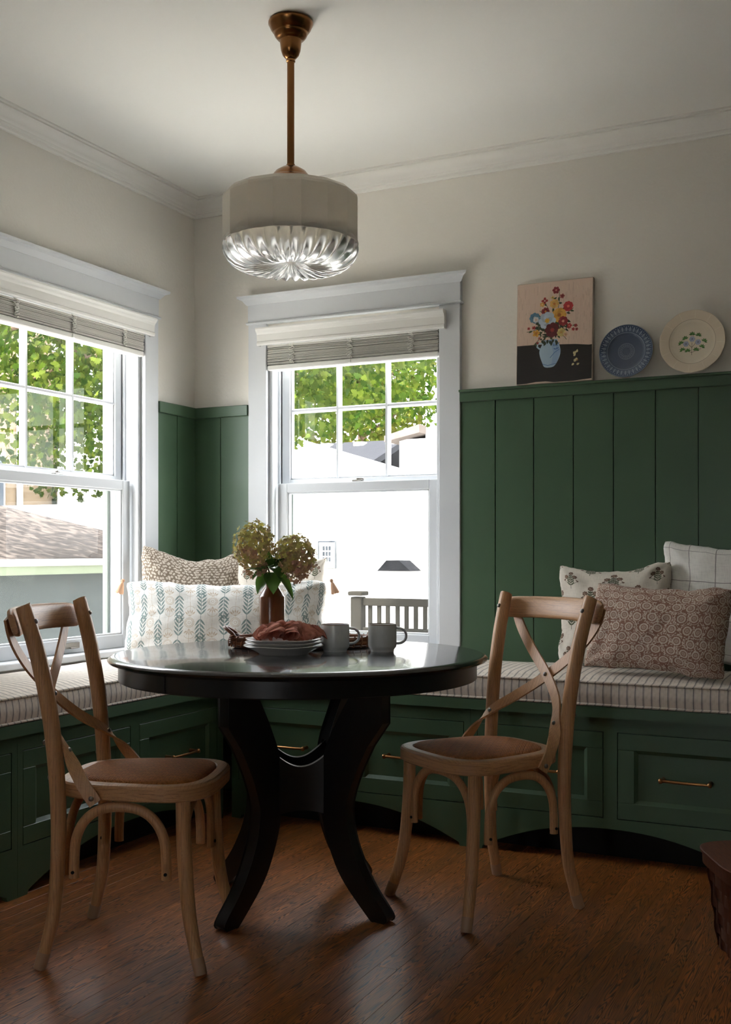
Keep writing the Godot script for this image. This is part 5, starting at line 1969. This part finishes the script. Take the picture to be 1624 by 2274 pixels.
func leaf_mesh(p: Vector3, d: Vector3, up: Vector3, l: float, w: float, droop: float) -> B:
	var b := B.new()
	d = d.normalized()
	var s := d.cross(up).normalized()
	var u := s.cross(d).normalized()
	var rows := []
	for i in 9:
		var t := i / 8.0
		var c := p + d * l * t + Vector3(0, -droop * t * t * l, 0)
		var hw := w * pow(sin(PI * pow(clampf(t, 0.0, 1.0), 0.72)), 0.85) if i < 8 else 0.0
		rows.append([c - s * hw + u * hw * 0.28, c - s * hw * 0.5 + u * hw * 0.06, c, c + s * hw * 0.5 + u * hw * 0.06, c + s * hw + u * hw * 0.28])
	for i in 8:
		for j in 4: b.quad(rows[i][j], rows[i][j + 1], rows[i + 1][j + 1], rows[i + 1][j], 1)
	return b

func make_flowers(mouth: Vector3) -> void:
	var heads := [
		[Vector3(1.041, 1.048, 1.171), Vector3(0.062, 0.078, 0.062), Vector3(-0.25, 1.0, 0.05), "hydrangea head at the left of the vase, taller and more lime green"],
		[Vector3(1.152, 1.018, 1.113), Vector3(0.066, 0.064, 0.062), Vector3(0.55, 0.85, 0.0), "hydrangea head leaning right of the vase, browner at its edge"]]
	for k in 2:
		var h: Array = heads[k]
		var t := thing("hydrangea", h[3], "flower", Vector3.ZERO, 0.0, "hydrangeas in the vase")
		var c: Vector3 = h[0]
		var stp := cr([mouth + Vector3(0, -0.12, 0), mouth + RIGHT * (-0.004 + 0.008 * k), mouth.lerp(c, 0.5) + Vector3(0, 0.012, 0), c + Vector3(0, 0.01, 0)], 6)
		obj("stem", B.new().tube(stp, 0.0028, 8), "stem", t)
		var b := B.new()
		var rng := RandomNumberGenerator.new()
		rng.seed = 140 + k
		var nz := FastNoiseLite.new()
		nz.seed = 33 + k
		nz.frequency = 9.0
		var axis: Vector3 = (h[2] as Vector3).normalized()
		for i in 330:
			var yv := 1.0 - 2.0 * (i + 0.5) / 330.0
			var ph := i * 2.399963
			var n := Vector3(sqrt(1 - yv * yv) * cos(ph), yv, sqrt(1 - yv * yv) * sin(ph))
			var rr := rng.randf_range(0.72, 1.06)
			var q := c + Vector3(n.x * h[1].x, n.y * h[1].y, n.z * h[1].z) * rr * (1.0 + 0.16 * nz.get_noise_3dv(n * 0.35))
			# narrower towards the tip
			var nn := (n + Vector3(rng.randf_range(-0.5, 0.5), rng.randf_range(-0.3, 0.6), rng.randf_range(-0.5, 0.5))).normalized()
			var mixv := clampf(0.45 + 0.55 * nz.get_noise_3dv(n * 0.25 + Vector3(5, 0, 0)) * 2.0 - n.dot(Vector3(-0.2, 0.75, 0.2)) * 0.42 + rng.randf_range(-0.2, 0.2), 0.0, 1.0)
			var lime := Color(0.70, 0.68, 0.24)
			var rose := Color(0.60, 0.36, 0.27)
			var cc := lime.lerp(rose, mixv) * rng.randf_range(0.75, 1.15)
			cc.a = 1.0
			b.col = cc
			floret(b, q, nn, rng.randf_range(0.0075, 0.0105), rng.randf() * TAU)
		# a few that hang loose below
		for i in 14:
			var q := c + Vector3(rng.randf_range(-0.03, 0.05), -h[1].y * rng.randf_range(0.95, 1.3), rng.randf_range(-0.02, 0.03))
			b.col = Color(0.58, 0.37, 0.27) * rng.randf_range(0.8, 1.2)
			floret(b, q, Vector3(rng.randf_range(-1, 1), 0.4, 1.0).normalized(), 0.009, rng.randf() * TAU)
		stuff(obj("florets", b, "petal", t))
		# leaves: direction in (right, up, towards the viewer), length, width, droop, start height
		var lv := []
		if k == 0: lv = [[-1.0, 0.10, 0.35, 0.070, 0.021, 0.12, 0.030], [-0.45, -0.55, 0.75, 0.074, 0.025, 0.35, 0.030], [-0.25, 1.0, 0.25, 0.062, 0.017, 0.0, 0.020], [-0.6, 0.3, -0.6, 0.060, 0.019, 0.2, 0.025], [-0.85, -0.25, 0.6, 0.058, 0.020, 0.3, 0.040], [-0.35, 0.15, 0.9, 0.050, 0.020, 0.3, 0.045]]
		else: lv = [[0.12, -0.50, 0.85, 0.078, 0.026, 0.35, 0.032], [0.75, -0.55, 0.45, 0.080, 0.023, 0.55, 0.034], [0.5, 0.45, 0.35, 0.060, 0.020, 0.1, 0.030], [0.1, 0.6, 0.7, 0.058, 0.022, 0.15, 0.025], [0.6, 0.25, -0.5, 0.060, 0.020, 0.2, 0.03], [0.45, -0.2, 0.8, 0.056, 0.021, 0.35, 0.045], [0.95, 0.05, 0.2, 0.054, 0.019, 0.4, 0.040]]
		for e in lv:
			var d: Vector3 = RIGHT * e[0] + Vector3(0, e[1], 0) - AWAY * e[2]
			obj("leaf", leaf_mesh(mouth + Vector3(0, e[6] * 0.6, 0) + d.normalized() * 0.016 + Vector3(0, 0.008, 0), d, Vector3.UP, e[3], e[4] * 1.1, e[5]), "plant_leaf", t)

# ------------------------------------------------------------------ on the ledge
func make_ledge_things() -> void:
	var y := 1.6695
	# canvas leaning on the wall
	var w := 0.298
	var h := 0.392
	var t := thing("canvas_painting", "unframed flower still life on canvas leaning on the green ledge", "painting", Vector3(1.668, y, 0.0), 0.0)
	var lean := Basis(Vector3.RIGHT, -0.045)
	var at := Vector3(0, 0.0, 0.0225)
	var b := B.new()
	b.X = Transform3D(lean, at)
	b.box(Vector3(0, h / 2 + 0.0008, 0.005), Vector3(w, h, 0.017), 0.002)
	obj("canvas", b, "canvas_edge", t)
	var p := B.new()
	p.X = Transform3D(lean, at)
	var z := 0.0142
	p.quad(Vector3(-w / 2 + 0.003, 0.004, z), Vector3(-w / 2 + 0.003, h - 0.002, z), Vector3(w / 2 - 0.003, h - 0.002, z), Vector3(w / 2 - 0.003, 0.004, z), -1, Vector2(0, 1), Vector2(0, 0), Vector2(1, 0), Vector2(1, 1))
	obj("painted_face", p, "painting", t)
	# plates standing on edge
	for k in 2:
		var R: float = [0.0995, 0.1155][k]
		var label: String = ["blue glazed plate with embossed rim standing beside the painting", "cream plate with a green and blue flower sprig, on the ledge"][k]
		var o := thing("display_plate", label, "plate", Vector3([1.9425, 2.180][k], y, 0.0), 0.0, "plates on the ledge")
		var d := B.new()
		d.X = Transform3D(Basis(Vector3.RIGHT, PI / 2 - 0.10), Vector3(0, R * cos(0.10) + 0.0008, 0.0255))
		var sc := 1.0 if k == 0 else 0.9
		d.lathe([Vector2(0, 0), Vector2(R * 0.60, 0), Vector2(R * 0.64, 0.001), Vector2(R * 0.72, 0.006 * sc), Vector2(R * 0.98, 0.0105 * sc), Vector2(R, 0.0125 * sc), Vector2(R * 0.99, 0.014 * sc), Vector2(R * 0.74, 0.0105 * sc), Vector2(R * 0.70, 0.0095 * sc), Vector2(R * 0.64, 0.0055), Vector2(R * 0.60, 0.0045), Vector2(0, 0.0045)], 72, func(a: float, r: float, yy: float) -> Vector2: return Vector2(r * (1.0 + (0.006 * sin(a * 12.0) if k == 1 and r > R * 0.9 else 0.0)), yy), 40.0)
		# print laid flat over the face
		var inv := d.X.affine_inverse()
		for i in d.V.size():
			var v := inv * d.V[i]
			d.T[i] = Vector2(0.5 + v.x / R / 2, 0.5 + v.z / R / 2)
		obj("dish", d, ["blue_plate", "cream_plate"][k], o)

# ------------------------------------------------------------------ woven basket at the right edge
func make_basket() -> void:
	var t := thing("picnic_basket", "brown woven splint picnic basket with wooden lid at the right edge", "basket", Vector3(2.645, 0, 1.09), deg_to_rad(26.0))
	var hx := 0.235
	var hz := 0.165
	var H := 0.235
	var outline := func(a: float, k: float) -> Vector3:
		var e := 0.42
		return Vector3(signf(cos(a)) * pow(absf(cos(a)), e) * (hx + k), 0, signf(sin(a)) * pow(absf(sin(a)), e) * (hz + k))
	var body := B.new()
	var rg := []
	for e in [[0.002, -0.040], [0.004, -0.034], [H, -0.006]]:
		var ring := PackedVector3Array()
		for k in 64: ring.append(outline.call(TAU * k / 64, e[1]) + Vector3(0, e[0], 0))
		rg.append(ring)
	body.loft(rg, true, PackedInt32Array([1]))
	obj("lining", body, "tray_wood", t)
	# equal steps along the rim
	var rim := PackedVector3Array()
	var fine := []
	for k in 721: fine.append(outline.call(TAU * k / 720.0, 0.0))
	var tot := 0.0
	for k in 720: tot += fine[k].distance_to(fine[k + 1])
	var n := 32
	var acc := 0.0
	var nexts := 0.0
	var ang := []
	for k in 720:
		if acc >= nexts - 1e-6 and ang.size() < n:
			ang.append(TAU * k / 720.0)
			nexts += tot / n
		acc += fine[k].distance_to(fine[k + 1])
	var off := func(y: float) -> float: return -0.030 + 0.026 * y / H
	# upright splints
	for i in n:
		var b := B.new()
		var path := PackedVector3Array()
		var face := PackedVector3Array()
		for k in 21:
			var y := lerpf(0.004, H, k / 20.0)
			var c: Vector3 = outline.call(ang[i], off.call(y))
			var ou := Vector3(c.x / hx / hx, 0, c.z / hz / hz).normalized()
			var row := y / H * 7.0
			var wv := cos(PI * (row - 0.5)) * (1.0 if i % 2 else -1.0)
			path.append(c + Vector3(0, y, 0) + ou * 0.0022 * wv)
			face.append(ou)
		b.ribbon(path, face, 0.026, 0.0016)
		obj("splint", b, "basket_splint", t)
	# weavers
	for r in 7:
		var b := B.new()
		var path := PackedVector3Array()
		var face := PackedVector3Array()
		var y := (r + 0.5) / 7.0 * H
		for i in n * 4 + 1:
			var q := i / 4.0
			var i0 := int(floor(q)) % n
			var i1 := (i0 + 1) % n
			var a0: float = ang[i0]
			var a1: float = ang[i1] + (TAU if i1 == 0 else 0.0)
			var a := lerpf(a0, a1, q - floor(q))
			var c: Vector3 = outline.call(a, off.call(y))
			var ou := Vector3(c.x / hx / hx, 0, c.z / hz / hz).normalized()
			var wv := cos(PI * q) * (1.0 if r % 2 else -1.0)
			path.append(c + Vector3(0, y, 0) + ou * 0.0036 * wv)
			face.append(ou)
		b.ribbon(path, face, 0.029, 0.0016)
		obj("weaver", b, "basket_splint", t)
	# rim band, lid, handle
	var band := B.new()
	var rb := []
	for e in [[H - 0.024, 0.002], [H - 0.024, 0.007], [H + 0.004, 0.008], [H + 0.004, 0.002], [H - 0.024, 0.002]]:
		var ring := PackedVector3Array()
		for k in 64: ring.append(outline.call(TAU * k / 64, e[1]) + Vector3(0, e[0], 0))
		rb.append(ring)
	band.loft(rb, false, PackedInt32Array([1, 2, 3]))
	obj("rim_band", band, "basket_splint", t)
	var lid := B.new()
	var lr := []
	for e in [[H + 0.0045, 0.010], [H + 0.006, 0.013], [H + 0.012, 0.013], [H + 0.0135, 0.010]]:
		var ring := PackedVector3Array()
		for k in 64: ring.append(outline.call(TAU * k / 64, e[1]) + Vector3(0, e[0], 0))
		lr.append(ring)
	lid.loft(lr, true, PackedInt32Array([1, 2]))
	obj("lid", lid, "basket_splint", t)
	var hd := PackedVector3Array()
	var hf := PackedVector3Array()
	for k in 25:
		var a := PI * k / 24.0
		hd.append(Vector3(-0.02, H - 0.06 + 0.245 * pow(sin(a), 0.8), -cos(a) * (hz + 0.012)))
		hf.append(Vector3(0, sin(a), -cos(a)))
	obj("handle", B.new().ribbon(hd, hf, 0.030, 0.006), "basket_splint", t)

# ------------------------------------------------------------------ outdoors
const GROUND := -1.1

func leaf_shape() -> ArrayMesh:
	# five-lobed maple leaf, slightly cupped
	var b := B.new()
	var rim := []
	for k in 20:
		var a := -PI / 2 + TAU * k / 20.0
		var lob: float = [0.30, 0.62, 0.48, 0.72, 0.52, 0.95, 0.55, 0.80, 0.58, 0.85, 1.05, 0.85, 0.58, 0.80, 0.55, 0.95, 0.52, 0.72, 0.48, 0.62][k]
		rim.append(Vector3(cos(a) * lob * 0.5, sin(a) * lob * 0.5, 0.10 * lob * lob))
	for k in 20: b.tri(Vector3.ZERO, rim[k], rim[(k + 1) % 20], 1)
	return b.mesh()

func tree(called: String, label: String, foot: Vector3, c: Vector3, r: Vector3, count: int, size: float, c0: Color, c1: Color, seed_: int, trunk := 0.16) -> void:
	var t := thing(called, label, "tree", foot, 0.0)
	var rng := RandomNumberGenerator.new()
	rng.seed = seed_
	var b := B.new()
	var top := c - foot
	b.tube(cr([Vector3.ZERO, Vector3(0.05, top.y * 0.35, 0.03), Vector3(-0.04, top.y * 0.7, 0), top + Vector3(0, r.y * 0.4, 0)], 5), [trunk, trunk * 0.97, trunk * 0.94, trunk * 0.9, trunk * 0.88, trunk * 0.86, trunk * 0.82, trunk * 0.78, trunk * 0.72, trunk * 0.66, trunk * 0.58, trunk * 0.5, trunk * 0.42, trunk * 0.34, trunk * 0.25, trunk * 0.12], 10)
	obj("trunk", b, "bark", t)
	var tips := []
	var br := B.new()
	for k in 16:
		var d := Vector3(rng.randf_range(-1, 1), rng.randf_range(-0.45, 0.9), rng.randf_range(-1, 1)).normalized()
		var e := top + Vector3(d.x * r.x, d.y * r.y, d.z * r.z) * 0.85
		var s := Vector3(0, lerpf(top.y - r.y * 0.6, top.y + r.y * 0.2, rng.randf()), 0)
		br.tube(cr([s, s.lerp(e, 0.5) + Vector3(0, 0.25, 0), e], 5), [trunk * 0.34, trunk * 0.30, trunk * 0.26, trunk * 0.22, trunk * 0.19, trunk * 0.16, trunk * 0.13, trunk * 0.10, trunk * 0.07, trunk * 0.05, trunk * 0.03], 6)
		tips.append([s, e])
	stuff(obj("branches", br, "bark", t))
	var mm := MultiMesh.new()
	mm.transform_format = MultiMesh.TRANSFORM_3D
	mm.use_colors = true
	mm.mesh = maple
	mm.instance_count = count
	var nz := FastNoiseLite.new()
	nz.seed = seed_
	nz.frequency = 0.55
	var i := 0
	while i < count:
		var d := Vector3(rng.randfn(), rng.randfn(), rng.randfn()).normalized()
		var rad := pow(rng.randf(), 0.42)
		var q := Vector3(d.x * r.x, d.y * r.y, d.z * r.z) * rad
		# the branches hang lower on the side of the left window
		if called == "maple_tree":
			var w := top + q + foot
			var e := (w.x + 3.5) * 0.5 + (-5.0 - w.z) * 0.5
			if w.y < 1.50 + clampf(0.35 + e * 0.5, 0.0, 1.0) * 0.95 + nz.get_noise_3dv(q * 2.5) * 0.35: continue
		# clumps with gaps between them
		if nz.get_noise_3dv(q * 1.6) < -0.10 and rng.randf() < 0.75: continue
		var n := (d * 0.6 + Vector3(rng.randf_range(-1, 1), rng.randf_range(-0.1, 1.2), rng.randf_range(-1, 1))).normalized()
		var bs := Basis.looking_at(n, Vector3(rng.randf_range(-1, 1), 0.3, rng.randf_range(-1, 1)).normalized())
		mm.set_instance_transform(i, Transform3D(bs.scaled(Vector3.ONE * size * rng.randf_range(0.7, 1.25)), top + q))
		mm.set_instance_color(i, c0.lerp(c1, rng.randf()) * rng.randf_range(0.8, 1.15))
		i += 1
	var mi := MultiMeshInstance3D.new()
	mi.multimesh = mm
	mi.material_override = mats["tree_leaf"]
	mi.name = "foliage"
	t.add_child(mi)
	stuff(mi)

var maple: ArrayMesh

func wall_poly(pts: PackedVector2Array, z0: float, z1: float) -> B:
	return B.new().prism(pts, z0, z1)

func make_outdoors() -> void:
	maple = leaf_shape()
	var g := struct("ground", "lawn outside the windows")
	obj("lawn", B.new().box(Vector3(-8, GROUND - 0.1, -8), Vector3(60, 0.2, 60)), "paving", g)
	# base of this house under the room
	var fd := struct("foundation", "foundation of the house")
	obj("foundation_wall", B.new().box(Vector3(ROOM_X / 2, GROUND / 2 - 0.12, ROOM_Z / 2), Vector3(ROOM_X + 0.4, -GROUND - 0.2, ROOM_Z + 0.4)), "exterior_wall", fd)
	# upper floor and porch of this house, which shade the yard behind it
	var us := struct("upper_storey", "upper floor of the house above the room")
	obj("storey_wall", B.new().box(Vector3(ROOM_X / 2, (WALL_TOP + 0.3 + 7.0) / 2 + 0.01, ROOM_Z / 2), Vector3(ROOM_X + 0.4, 7.0 - WALL_TOP - 0.3, ROOM_Z + 0.4)), "exterior_wall", us)
	var pr := struct("porch_roof", "porch roof over the front window")
	obj("porch_slab", B.new().box(Vector3(ROOM_X / 2, WALL_TOP + 0.09, ROOM_Z + 1.0), Vector3(ROOM_X + 0.4, 0.14, 1.08)), "exterior_wall", pr)

	# white gabled house opposite the back window
	var h := thing("white_house", "plain white gable wall filling the back window, with one small window", "house", Vector3(-6.2, GROUND, -9.0), 0.0)
	var gy := -GROUND
	var wl := B.new()
	wl.prism(PackedVector2Array([Vector2(-2.6, 0), Vector2(6.2, 0), Vector2(6.2, 1.05 + gy), Vector2(-0.8, 3.145 + gy), Vector2(-2.6, 2.6 + gy)]), -3.0, 0.0)
	obj("wall", wl, "white_siding", h)
	var wf := thing_part("window", h)
	var fr := B.new()
	fr.box(Vector3(2.094, 0.989 + gy, 0.02), Vector3(0.262, 0.372, 0.05), 0.004)
	obj("frame", fr, "dark_glass", wf)
	var wb := B.new()
	wb.box(Vector3(2.103, 0.980 + gy, 0.045), Vector3(0.232, 0.345, 0.03), 0.004)
	obj("white_sash", wb, "white_siding", wf)
	for r in 3:
		for q in 3:
			var pn := B.new()
			pn.box(Vector3(2.060 + q * 0.045, 1.075 + gy - r * 0.075, 0.061), Vector3(0.032, 0.056, 0.004))
			obj("glass_pane", pn, "dark_glass", wf)
	var hood := B.new()
	hood.X = Transform3D(Basis(Vector3(1, 0, 0), Vector3(0, 1, 0), Vector3(0, 0, 1)), Vector3(0, gy, 0))
	hood.prism(PackedVector2Array([Vector2(2.99, 0.782), Vector2(3.46, 0.782), Vector2(3.40, 0.83), Vector2(3.30, 0.915), Vector2(3.12, 0.918)]), 0.0, 0.35)
	obj("door_hood", hood, "grey_roof", h)

	var r2 := thing("grey_roof_house", "low house behind with a grey shingle roof and white vents", "house", Vector3(-7.6, GROUND, -17.0), 0.0)
	var rb := B.new()
	rb.X = Transform3D(Basis(Vector3(0, 0, 1), Vector3(0, 1, 0), Vector3(1, 0, 0)), Vector3.ZERO)
	rb.prism(PackedVector2Array([Vector2(1.6, 2.55 + gy), Vector2(1.6, 2.42 + gy), Vector2(-1.0, 3.36 + gy), Vector2(-3.6, 2.42 + gy), Vector2(-3.6, 2.55 + gy), Vector2(-1.0, 3.49 + gy)]), -2.0, 0.62)
	obj("roof", rb, "grey_roof", r2)
	obj("wall", B.new().box(Vector3(-0.7, (2.45 + gy) / 2, -1.0), Vector3(2.4, 2.45 + gy, 4.6)), "white_siding", r2)
	for v in [[-1.20, 3.40], [-0.36, 3.40], [0.42, 3.40]]:
		obj("roof_vent", B.new().box(Vector3(v[0], v[1] + gy - 0.02, -0.78), Vector3(0.26, 0.15, 0.26), 0.03), "white_siding", r2)

	var r3 := thing("tall_white_house", "tall pale house at the right side of the back window view", "house", Vector3(-2.4, GROUND, -13.2), 0.0)
	var tw := B.new()
	tw.prism(PackedVector2Array([Vector2(-2.06, 0), Vector2(2.4, 0), Vector2(2.4, 5.6 + gy), Vector2(-2.06, 4.0 + gy)]), -2.4, 0.0)
	obj("wall", tw, "white_siding", r3)
	var lean := B.new()
	lean.prism(PackedVector2Array([Vector2(-2.70, 2.90 + gy), Vector2(-2.70, 3.00 + gy), Vector2(-2.05, 3.17 + gy), Vector2(-2.05, 3.03 + gy)]), -2.0, 0.30)
	obj("side_roof", lean, "pale_shingle", r3)
	obj("side_wall", B.new().box(Vector3(-2.30, (2.96 + gy) / 2, -0.9), Vector3(0.5, 2.96 + gy, 1.8)), "white_siding", r3)

	# fence with open pickets
	var f := thing("garden_fence", "weathered wooden picket fence outside the back window", "fence", Vector3(-0.67, GROUND, -3.0), 0.0)
	var fy := 0.745 - GROUND
	for px_ in [0.0, 2.05]:
		var po := B.new()
		po.box(Vector3(px_, fy / 2 - 0.02, 0), Vector3(0.085, fy - 0.04, 0.085), 0.006)
		po.box(Vector3(px_, fy - 0.015, 0), Vector3(0.115, 0.03, 0.115), 0.006)
		obj("post", po, "fence_wood", f)
	for e in [fy - 0.075, fy - 0.295]:
		obj("rail", B.new().box(Vector3(1.03, e, 0), Vector3(1.98, 0.055 if e > fy - 0.2 else 0.075, 0.04), 0.005), "fence_wood", f)
	var rng := RandomNumberGenerator.new()
	rng.seed = 77
	for k in 27:
		obj("picket", B.new().box(Vector3(0.095 + k * 0.0715, fy - 0.18, rng.randf_range(-0.006, 0.006)), Vector3(0.030, 0.23, 0.018), 0.003), "fence_wood", f)
	for k in 3:
		obj("board", B.new().box(Vector3(1.03, fy - 0.43 - k * 0.19, -0.01), Vector3(1.98, 0.18, 0.022), 0.004), "fence_wood", f)

	# garage with hipped roof beyond the left window
	var ga := thing("garage", "garage with pale hipped shingle roof and grey wall beyond the left window", "garage", Vector3(-5.4, GROUND, 0), 0.0)
	var ey := 0.94 - GROUND
	var zc := -7.77
	var rise := 0.34
	var roof := B.new()
	var A := Vector3(0.4, ey, zc)
	var Bp := Vector3(0.4, ey, 8.0)
	var Cp := Vector3(-5.6, ey, 8.0)
	var Dp := Vector3(-5.6, ey, zc)
	var R0 := Vector3(-2.6, ey + 3.0 * rise, zc + 3.0)
	var R1 := Vector3(-2.6, ey + 3.0 * rise, 5.0)
	roof.quad(A, R0, R1, Bp); roof.tri(A, Dp, R0); roof.quad(Dp, Cp, R1, R0); roof.tri(Cp, Bp, R1); roof.quad(A, Bp, Cp, Dp)
	roof.close()
	obj("roof", roof, "pale_shingle", ga)
	obj("gutter", B.new().box(Vector3(0.43, ey - 0.02, 0.12), Vector3(0.06, 0.07, 15.8), 0.01), "white_siding", ga)
	obj("soffit", B.new().box(Vector3(0.2, ey - 0.10, 0.12), Vector3(0.36, 0.09, 15.5)), "soffit", ga)
	obj("wall", B.new().box(Vector3(-2.6, (ey - 0.15) / 2, 0.12), Vector3(5.2, ey - 0.15, 15.0)), "garage_wall", ga)

	# small white gable behind it
	var wg := thing("white_gable", "small white gable rising behind the garage roof", "house", Vector3(-11.0, GROUND, -12.58), 0.0)
	var gb := B.new()
	gb.X = Transform3D(Basis(Vector3(0, 0, 1), Vector3(0, 1, 0), Vector3(1, 0, 0)), Vector3.ZERO)
	gb.prism(PackedVector2Array([Vector2(-1.5, 0), Vector2(1.1, 0), Vector2(1.1, 1.16 + gy), Vector2(-0.1, 1.82 + gy), Vector2(-1.5, 1.08 + gy)]), -2.6, 0.0)
	obj("wall", gb, "white_siding", wg)
	var gr := B.new()
	gr.X = gb.X
	gr.prism(PackedVector2Array([Vector2(1.3, 1.06 + gy), Vector2(1.3, 1.18 + gy), Vector2(0, 1.95 + gy), Vector2(-1.7, 1.02 + gy), Vector2(-1.7, 0.90 + gy), Vector2(0, 1.81 + gy)]), -2.8, 0.25)
	obj("roof", gr, "white_siding", wg)

	# tan brick building
	var tb := thing("brick_building", "tan brick building with white downpipes behind the garage", "building", Vector3(-14.0, GROUND, -10.0), 0.0)
	obj("wall", B.new().box(Vector3(-3.0, 3.6, 0.67), Vector3(6.0, 7.2, 10.66)), "tan_brick", tb)
	obj("side_wing", B.new().box(Vector3(-4.0, 3.4, -5.4), Vector3(6.0, 6.8, 1.5)), "tan_brick", tb)
	for z in [-3.62, -5.05]:
		obj("downpipe", B.new().box(Vector3(0.06 if z > -4.6 else -0.92, 3.4, z), Vector3(0.10, 6.6, 0.12), 0.02), "white_siding", tb)
	var bw := thing_part("window", tb)
	obj("frame", B.new().box(Vector3(0.02, 2.35 - GROUND, -2.75), Vector3(0.10, 1.5, 0.9), 0.01), "white_siding", bw)
	obj("glass_pane", B.new().box(Vector3(0.06, 2.35 - GROUND, -2.75), Vector3(0.04, 1.36, 0.78)), "dark_glass", bw)

	tree("maple_tree", "broad green maple whose branches hang across both windows", Vector3(-3.5, GROUND, -5.0), Vector3(-3.5, 3.15, -5.0), Vector3(3.4, 1.75, 3.4), 26000, 0.088, Color(0.010, 0.022, 0.003), Color(0.044, 0.054, 0.007), 3)
	tree("yellow_tree", "yellow green tree far behind the grey roof", Vector3(-10.5, GROUND, -23.0), Vector3(-10.5, 5.6, -23.0), Vector3(4.2, 2.6, 2.5), 9000, 0.20, Color(0.036, 0.044, 0.008), Color(0.060, 0.055, 0.009), 5)
	tree("dark_evergreen", "dull green conifer between brick building and white gable", Vector3(-13.6, GROUND, -15.45), Vector3(-13.6, 3.2, -15.45), Vector3(1.0, 3.2, 1.0), 5000, 0.13, Color(0.020, 0.032, 0.014), Color(0.034, 0.046, 0.02), 7)
	# ivy at the foot of the fence
	var iv := MultiMesh.new()
	iv.transform_format = MultiMesh.TRANSFORM_3D
	iv.use_colors = true
	iv.mesh = maple
	iv.instance_count = 900
	for i in 900:
		var q := Vector3(rng.randf_range(-0.75, 1.45), 0.0, -3.0 + rng.randf_range(0.03, 0.12))
		q.y = GROUND + pow(rng.randf(), 0.8) * (1.35 + 0.25 * sin(q.x * 3.0) + 0.12 * (q.x + 0.7))
		iv.set_instance_transform(i, Transform3D(Basis.looking_at(Vector3(rng.randf_range(-0.6, 0.6), rng.randf_range(0, 0.9), 1).normalized(), Vector3.UP).scaled(Vector3.ONE * rng.randf_range(0.05, 0.09)), q - Vector3(0, GROUND, 0)))
		iv.set_instance_color(i, Color(0.012, 0.024, 0.010).lerp(Color(0.03, 0.045, 0.016), rng.randf()))
	var vi := MultiMeshInstance3D.new()
	vi.multimesh = iv
	vi.material_override = mats["tree_leaf"]
	vi.name = "ivy"
	vi.position = Vector3(0, GROUND, 0)
	add_child(vi)
	stuff(vi)
	vi.set_meta("label", "ivy climbing the lower boards of the picket fence")
	vi.set_meta("category", "ivy")

func thing_part(called: String, parent: Node3D) -> Node3D:
	var o := Node3D.new()
	o.name = called
	parent.add_child(o, true)
	return o

func _ready() -> void:
	set_camera_and_light()
	make_materials()
	make_room()
	make_bench()
	make_table()
	var c1 := make_chair("bentwood chair at the left, turned sideways with its back to the left edge", Vector3(1.072, 0, 1.768), Vector2(0.372, -0.140))
	var c2 := make_chair("bentwood chair at the right, seen from the front in front of the drawers", Vector3(1.748, 0, 1.044), Vector2(-0.2195, 0.3395))
	make_lamp()
	make_tableware()
	make_pillows()
	make_ledge_things()
	make_basket()
	make_outdoors()
